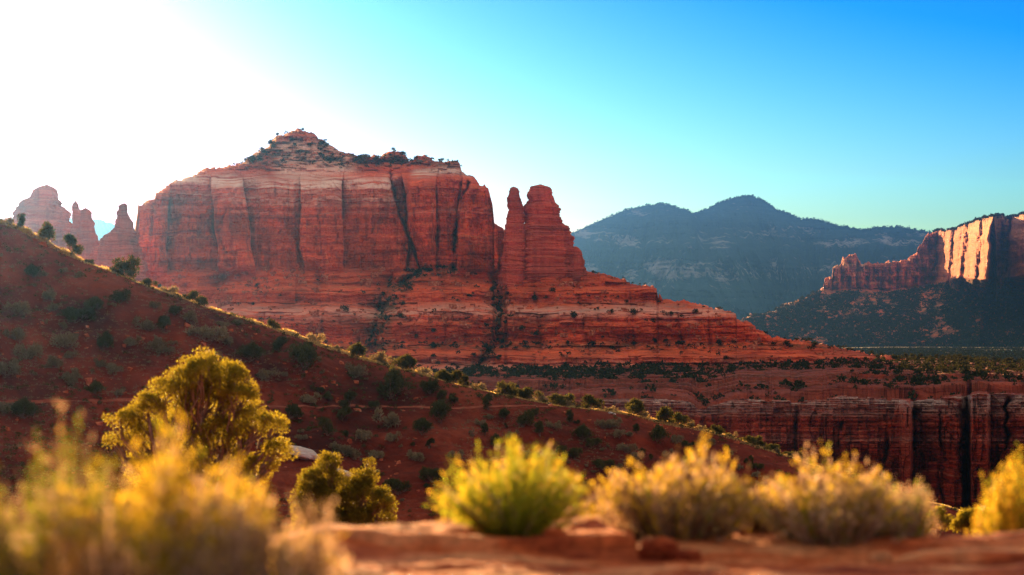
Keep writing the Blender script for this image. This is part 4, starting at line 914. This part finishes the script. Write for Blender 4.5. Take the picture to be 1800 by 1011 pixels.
# --- brush at the edge of the slab
def brush(name, px, dist, base_z, w, h, nst, kinds, label, seed, lean=0.0, fan=1.0, foot=0.3, leafn=10, leafL=0.02, tipy_=0.45):
    G = M['green_stem']
    """kinds: [(material, share, leafiness)]; parts: stems, leaves"""
    rng = np.random.default_rng(seed); x0 = (px - 900) / F * dist
    ob = bpy.data.objects.new(name, None); link(ob); ob.location = (x0, dist, base_z); ob.empty_display_size = 0.1
    a = rng.uniform(0, 2 * np.pi, nst); q = np.sqrt(rng.random(nst))
    base = np.stack([np.cos(a) * q * w * 0.5 * foot, np.sin(a) * q * w * 0.4 * foot, 0 * a], -1)
    q2 = np.clip(q ** 0.8 + rng.normal(size=nst) * 0.12, 0, 1.15)
    tipx = np.cos(a) * q2 * w * 0.5 * fan + lean * h; tipy = np.sin(a) * q2 * w * 0.42 * fan
    lump = 0.88 + 0.34 * noise(tipx / w * 7 + 9, tipy / w * 4, seed=seed) + 0.12 * noise(tipx / w * 17, tipy / w * 9, seed=seed + 1)
    tipz = h * np.sqrt(np.clip(1 - (q2 / 1.3) ** 2.6, 0.05, 1)) * lump * rng.uniform(0.55, 1.05, nst)
    tip = np.stack([tipx, tipy, tipz], -1)
    k = 6; t = np.linspace(0, 1, k)[None, :, None]
    mid = base * 0.5 + tip * 0.5; mid[:, :2] = base[:, :2] * 0.45 + tip[:, :2] * 0.55; mid[:, 2] *= 0.95; mid += rng.normal(size=mid.shape) * 0.02 * w
    path = (1 - t) ** 2 * base[:, None] + 2 * t * (1 - t) * mid[:, None] + t ** 2 * tip[:, None]
    sel = rng.random(nst) ; edges = np.cumsum([s for _, s, _ in kinds]); which = np.searchsorted(edges / edges[-1], sel)
    wd = unit(np.cross(path[:, -1] - path[:, 0], rand_dir(nst, rng)))[:, None]
    width = (0.0022 + 0.002 * rng.random(nst))[:, None, None] * (1.15 - t) * max(1.0, dist / 9)
    V = np.stack([path - wd * width, path + wd * width], 2)      # n, k, 2, 3
    n_, k_ = nst, k
    idx = np.arange(n_)[:, None] * (k_ * 2) + np.arange(k_ - 1)[None] * 2
    Fq = np.stack([idx, idx + 1, idx + 3, idx + 2], -1).reshape(-1)
    mats = [m for m, _, _ in kinds]
    mi = np.repeat(which, k_ - 1)
    mesh_obj('stems', raw_mesh('stems', V.reshape(-1, 3), Fq, np.full(len(Fq) // 4, 4), None, mats=mats, mat_idx=mi), ob)
    leaf = np.array([kk[2] for kk in kinds])[which]; cntl = np.round(leafn * leaf * rng.uniform(0.5, 1.5, nst)).astype(int)
    si = np.repeat(np.arange(nst), cntl)
    if len(si):
        tt = rng.random(len(si)) ** 0.42; f = tt * (k - 1); i0 = np.minimum(f.astype(int), k - 2); fr = (f - i0)[:, None]
        pos = path[si, i0] * (1 - fr) + path[si, i0 + 1] * fr + rng.normal(size=(len(si), 3)) * 0.006
        d = unit(unit(path[si, i0 + 1] - path[si, i0]) * 0.8 + rand_dir(len(si), rng) * 0.7 + np.array([0, 0, 0.2]))
        wh = np.where((tt > 0.8) & (rng.random(len(si)) < tipy_), 1 if mats[0] is G else 0, which[si])
        me = card_mesh('leaves', cards(pos, d, leafL * rng.uniform(0.6, 1.5, len(si)), leafL * 0.3, rng), None, mats=mats, mat_idx=wh)
        mesh_obj('leaves', me, ob)
    return tag(ob, label, 'brush', 'brush growing at the edge of the slab')
G, Y_, T_, Bn = M['green_stem'], M['gold_leaf'], M['pale_twig'], M['brown_twig']
brush('desert_brush', 110, 6.4, -0.02, 0.56, 0.64, 1700, [(G, .6, .6), (T_, .25, .4), (Y_, .15, .8)], 'blurred green and tan grassy brush at the far left, nearest the camera', 1, lean=-0.08, foot=0.35, fan=1.1, leafL=0.025, leafn=8)
brush('desert_brush', 285, 6.2, -0.04, 0.60, 0.70, 2300, [(Y_, .5, 1.2), (T_, .35, .7), (G, .2, .6)], 'large blurred golden brush in front of the round juniper', 2, foot=0.4, fan=1.0, leafL=0.032, leafn=10)
brush('desert_brush', 430, 6.0, -0.05, 0.46, 0.57, 1800, [(T_, .6, .9), (Y_, .3, .9), (Bn, .25, .4)], 'blurred tan and orange brush right of the large golden one', 3, lean=0.06, foot=0.4, fan=1.1, leafL=0.030, leafn=9)
brush('desert_brush', 250, 5.5, -0.08, 0.68, 0.55, 2400, [(Bn, .85, .9), (T_, .15, .6)], 'low dark brown brush at the bottom left, under the golden brush', 9, foot=0.5, fan=1.0, leafL=0.02, leafn=10)
brush('desert_brush', 905, 10.9, 0.0, 0.64, 0.42, 1100, [(G, .85, .6), (Y_, .06, .7), (T_, .09, .3)], 'fan-shaped yellow-green brush standing alone in the centre', 4, foot=0.22, fan=1.1, leafL=0.03, leafn=5, tipy_=0.35)
brush('desert_brush', 1195, 10.9, -0.02, 0.72, 0.43, 620, [(Y_, .2, 1.2), (T_, .62, 1.0), (G, .12, .8), (Bn, .3, .5)], 'tall yellow-topped tan brush right of the central green one', 5, foot=0.45, fan=1.05, leafL=0.034, leafn=11, tipy_=0.45)
brush('desert_brush', 1330, 11.2, -0.05, 0.36, 0.32, 300, [(T_, .6, .9), (Y_, .2, .8), (Bn, .35, .5)], 'low pale brush filling the gap between the two tall tan ones', 12, foot=0.5, leafL=0.03, leafn=11, tipy_=0.3)
brush('desert_brush', 1468, 10.7, -0.02, 0.66, 0.39, 640, [(Y_, .12, 1.1), (T_, .68, 1.0), (G, .12, .8), (Bn, .2, .4)], 'pale straw brush with yellow tops, second tall one from the right', 6, foot=0.5, fan=1.0, leafL=0.032, leafn=11, tipy_=0.4)
brush('desert_brush', 1580, 10.8, -0.02, 0.34, 0.26, 600, [(G, .5, .8), (T_, .4, .8)], 'low olive brush at the right foot of the pale straw brush', 7, foot=0.5, leafL=0.018, leafn=12)
brush('desert_brush', 1805, 12.2, -0.55, 0.52, 0.82, 1200, [(Y_, .6, 1.2), (G, .4, .9)], 'bright yellow-green brush cut off by the right edge of the photo', 8, foot=0.5, leafL=0.028, leafn=10)
brush('desert_brush', 795, 11.2, -0.03, 0.16, 0.10, 220, [(Y_, .5, 1.0), (T_, .6, .7)], 'tiny straw tuft left of the central green brush', 10, foot=0.5, leafL=0.015, leafn=10)
brush('desert_brush', 1050, 11.5, -0.15, 0.20, 0.24, 260, [(G, .7, 1.2), (Y_, .3, 1.0)], 'small bright green tuft right of the central green brush', 11, foot=0.5, leafL=0.015, leafn=14)
brush('desert_brush', 735, 11.4, -0.15, 0.14, 0.18, 120, [(T_, .9, .6)], 'sparse pale tuft beside the forked juniper', 13, foot=0.5, leafL=0.015, leafn=6)
brush('desert_brush', 40, 9.6, 0.0, 0.55, 0.10, 500, [(T_, .7, .7), (Bn, .3, .5)], 'low dry pinkish brush on the slab at the bottom left corner', 14, foot=0.9, leafL=0.015, leafn=8)

# stones on the slab
def stone(px, dist, r, lab, seed, flat=0.7, dz=0.0):
    x = (px - 900) / F * dist; z = float(slab_h(np.array([x]), np.array([dist]))[0])
    o = mesh_obj('stone', rock_mesh('stone', r, seed, M['boulder'], flat, 34), None, (x, dist, z + r[2] * flat * 0.45 + dz)); tag(o, lab, 'stone', 'stones on the slab')
stone(1155, 10.35, (0.085, 0.07, 0.075), 'rounded red stone with a sunlit left face in front of the tall tan brush', 71)
stone(1200, 10.30, (0.075, 0.06, 0.05), 'low red stone touching the right side of the rounded one', 72)
stone(1545, 10.2, (0.05, 0.04, 0.045), 'small red stone under the pale straw brush', 73)
stone(1720, 10.1, (0.30, 0.12, 0.085), 'long dark red boulder at the right edge below the yellow brush', 74, 0.6)
stone(835, 10.85, (0.035, 0.03, 0.04), 'small brown stone at the left foot of the central brush', 75)
stone(975, 10.7, (0.05, 0.04, 0.03), 'small orange stone at the right foot of the central brush', 76)
stone(655, 10.0, (0.05, 0.04, 0.018), 'flat sunlit stone in the middle of the slab, left of centre', 77)
stone(1250, 9.75, (0.03, 0.03, 0.018), 'pebble on the slab in front of the two red stones', 78)
def rubble(name, P, s, mat, label, rng):
    n = len(P); s = np.asarray(s)[:, None, None]
    cube = np.array([(x, y, z) for x in (-1, 1) for y in (-1, 1) for z in (-.8, .8)], float)
    cf = np.array([(0, 1, 3, 2), (4, 6, 7, 5), (0, 4, 5, 1), (2, 3, 7, 6), (0, 2, 6, 4), (1, 5, 7, 3)])
    an = rng.uniform(0, 6.28, n); ca, sa = np.cos(an), np.sin(an)
    k = cube[None] * rng.uniform(0.6, 1.3, (n, 1, 3)) + rng.normal(size=(n, 8, 3)) * 0.25
    k = np.stack([k[..., 0] * ca[:, None] - k[..., 1] * sa[:, None], k[..., 0] * sa[:, None] + k[..., 1] * ca[:, None], k[..., 2]], -1)
    V = P[:, None] + k * s; Fr = (cf[None] + np.arange(n)[:, None, None] * 8).reshape(-1)
    return tag(mesh_obj(name, raw_mesh(name, V.reshape(-1, 3), Fr, np.full(len(Fr) // 4, 4), mat)), label, name.replace('_', ' '), kind='stuff')
gv = np.random.default_rng(91)
x, y = gv.uniform(-125, 80, 2600), gv.uniform(350, 452, 2600); kp = gv.random(2600) < 0.15 + 0.85 * sstep(0, 0.4, fbm(x * 0.04, y * 0.05, octaves=3, seed=51)); x, y = x[kp], y[kp]
rubble('hill_rubble', np.stack([x, y, hill_h(x, y)], -1), 0.10 + 0.42 * gv.random(len(x)) ** 4, M['rubble'], 'loose red rocks scattered over the shaded hillside', gv)
qx, qy = gv.uniform(300, 1500, 5000), gv.uniform(470, 660, 5000); kp = (qy > np.interp(qx, butte.px, butte.T) + 3) & (gv.random(5000) < 0.1 + 0.9 * sstep(0, 0.4, fbm(qx * 0.02, qy * 0.05, octaves=3, seed=52))); qx, qy = qx[kp][:1500], qy[kp][:1500]
rubble('talus_blocks', np.array([butte.at(a, b) for a, b in zip(qx, qy)]), 0.5 + 1.8 * gv.random(len(qx)) ** 4, M['rubble'], 'fallen sandstone blocks on the lower benches of the butte', gv)
V = []; ng = 2600
gx_, gy_ = gv.uniform(-3.2, 3.2, ng), 8.9 + 2.1 * gv.random(ng); gz_ = slab_h(gx_, gy_)
ico = np.array([(1, 0, 0), (0, 1, 0), (-1, 0, 0), (0, -1, 0), (0, 0, .7), (0, 0, -.7)], float); icf = np.array([(0, 1, 4), (1, 2, 4), (2, 3, 4), (3, 0, 4), (1, 0, 5), (2, 1, 5), (3, 2, 5), (0, 3, 5)])
s_ = 0.003 + 0.014 * gv.random(ng) ** 4
V = np.stack([gx_, gy_, gz_], -1)[:, None] + (ico[None] + gv.normal(size=(ng, 6, 3)) * 0.22) * s_[:, None, None]
Fg = (icf[None] + np.arange(ng)[:, None, None] * 6).reshape(-1)
o = mesh_obj('gravel', raw_mesh('gravel', V.reshape(-1, 3), Fg, np.full(len(Fg) // 3, 3), M['boulder'])); tag(o, 'loose grit and pebbles strewn over the red slab', 'gravel', kind='stuff')

# ------------------------------------------------------------------ haze
def haze():
    b = 24000.0; z0, z1 = -270.0, 1010.0
    v = [(-b, -b, z0), (b, -b, z0), (b, b, z0), (-b, b, z0), (-b, -b, z1), (b, -b, z1), (b, b, z1), (-b, b, z1)]
    f = [(0, 3, 2, 1), (4, 5, 6, 7), (0, 1, 5, 4), (1, 2, 6, 5), (2, 3, 7, 6), (3, 0, 4, 7)]
    N = NT('haze_air'); vol = N.n('ShaderNodeVolumePrincipled')
    vol.inputs['Color'].default_value = (*HAZE_COLOR, 1); vol.inputs['Density'].default_value = HAZE_DENSITY; vol.inputs['Anisotropy'].default_value = HAZE_G
    o = N.n('ShaderNodeOutputMaterial'); N.l(vol.outputs[0], o.inputs['Volume'])
    me = bpy.data.meshes.new('haze'); me.from_pydata(v, [], f); me.materials.append(N.m)
    ob = mesh_obj('haze', me); ob['kind'] = 'stuff'
haze()
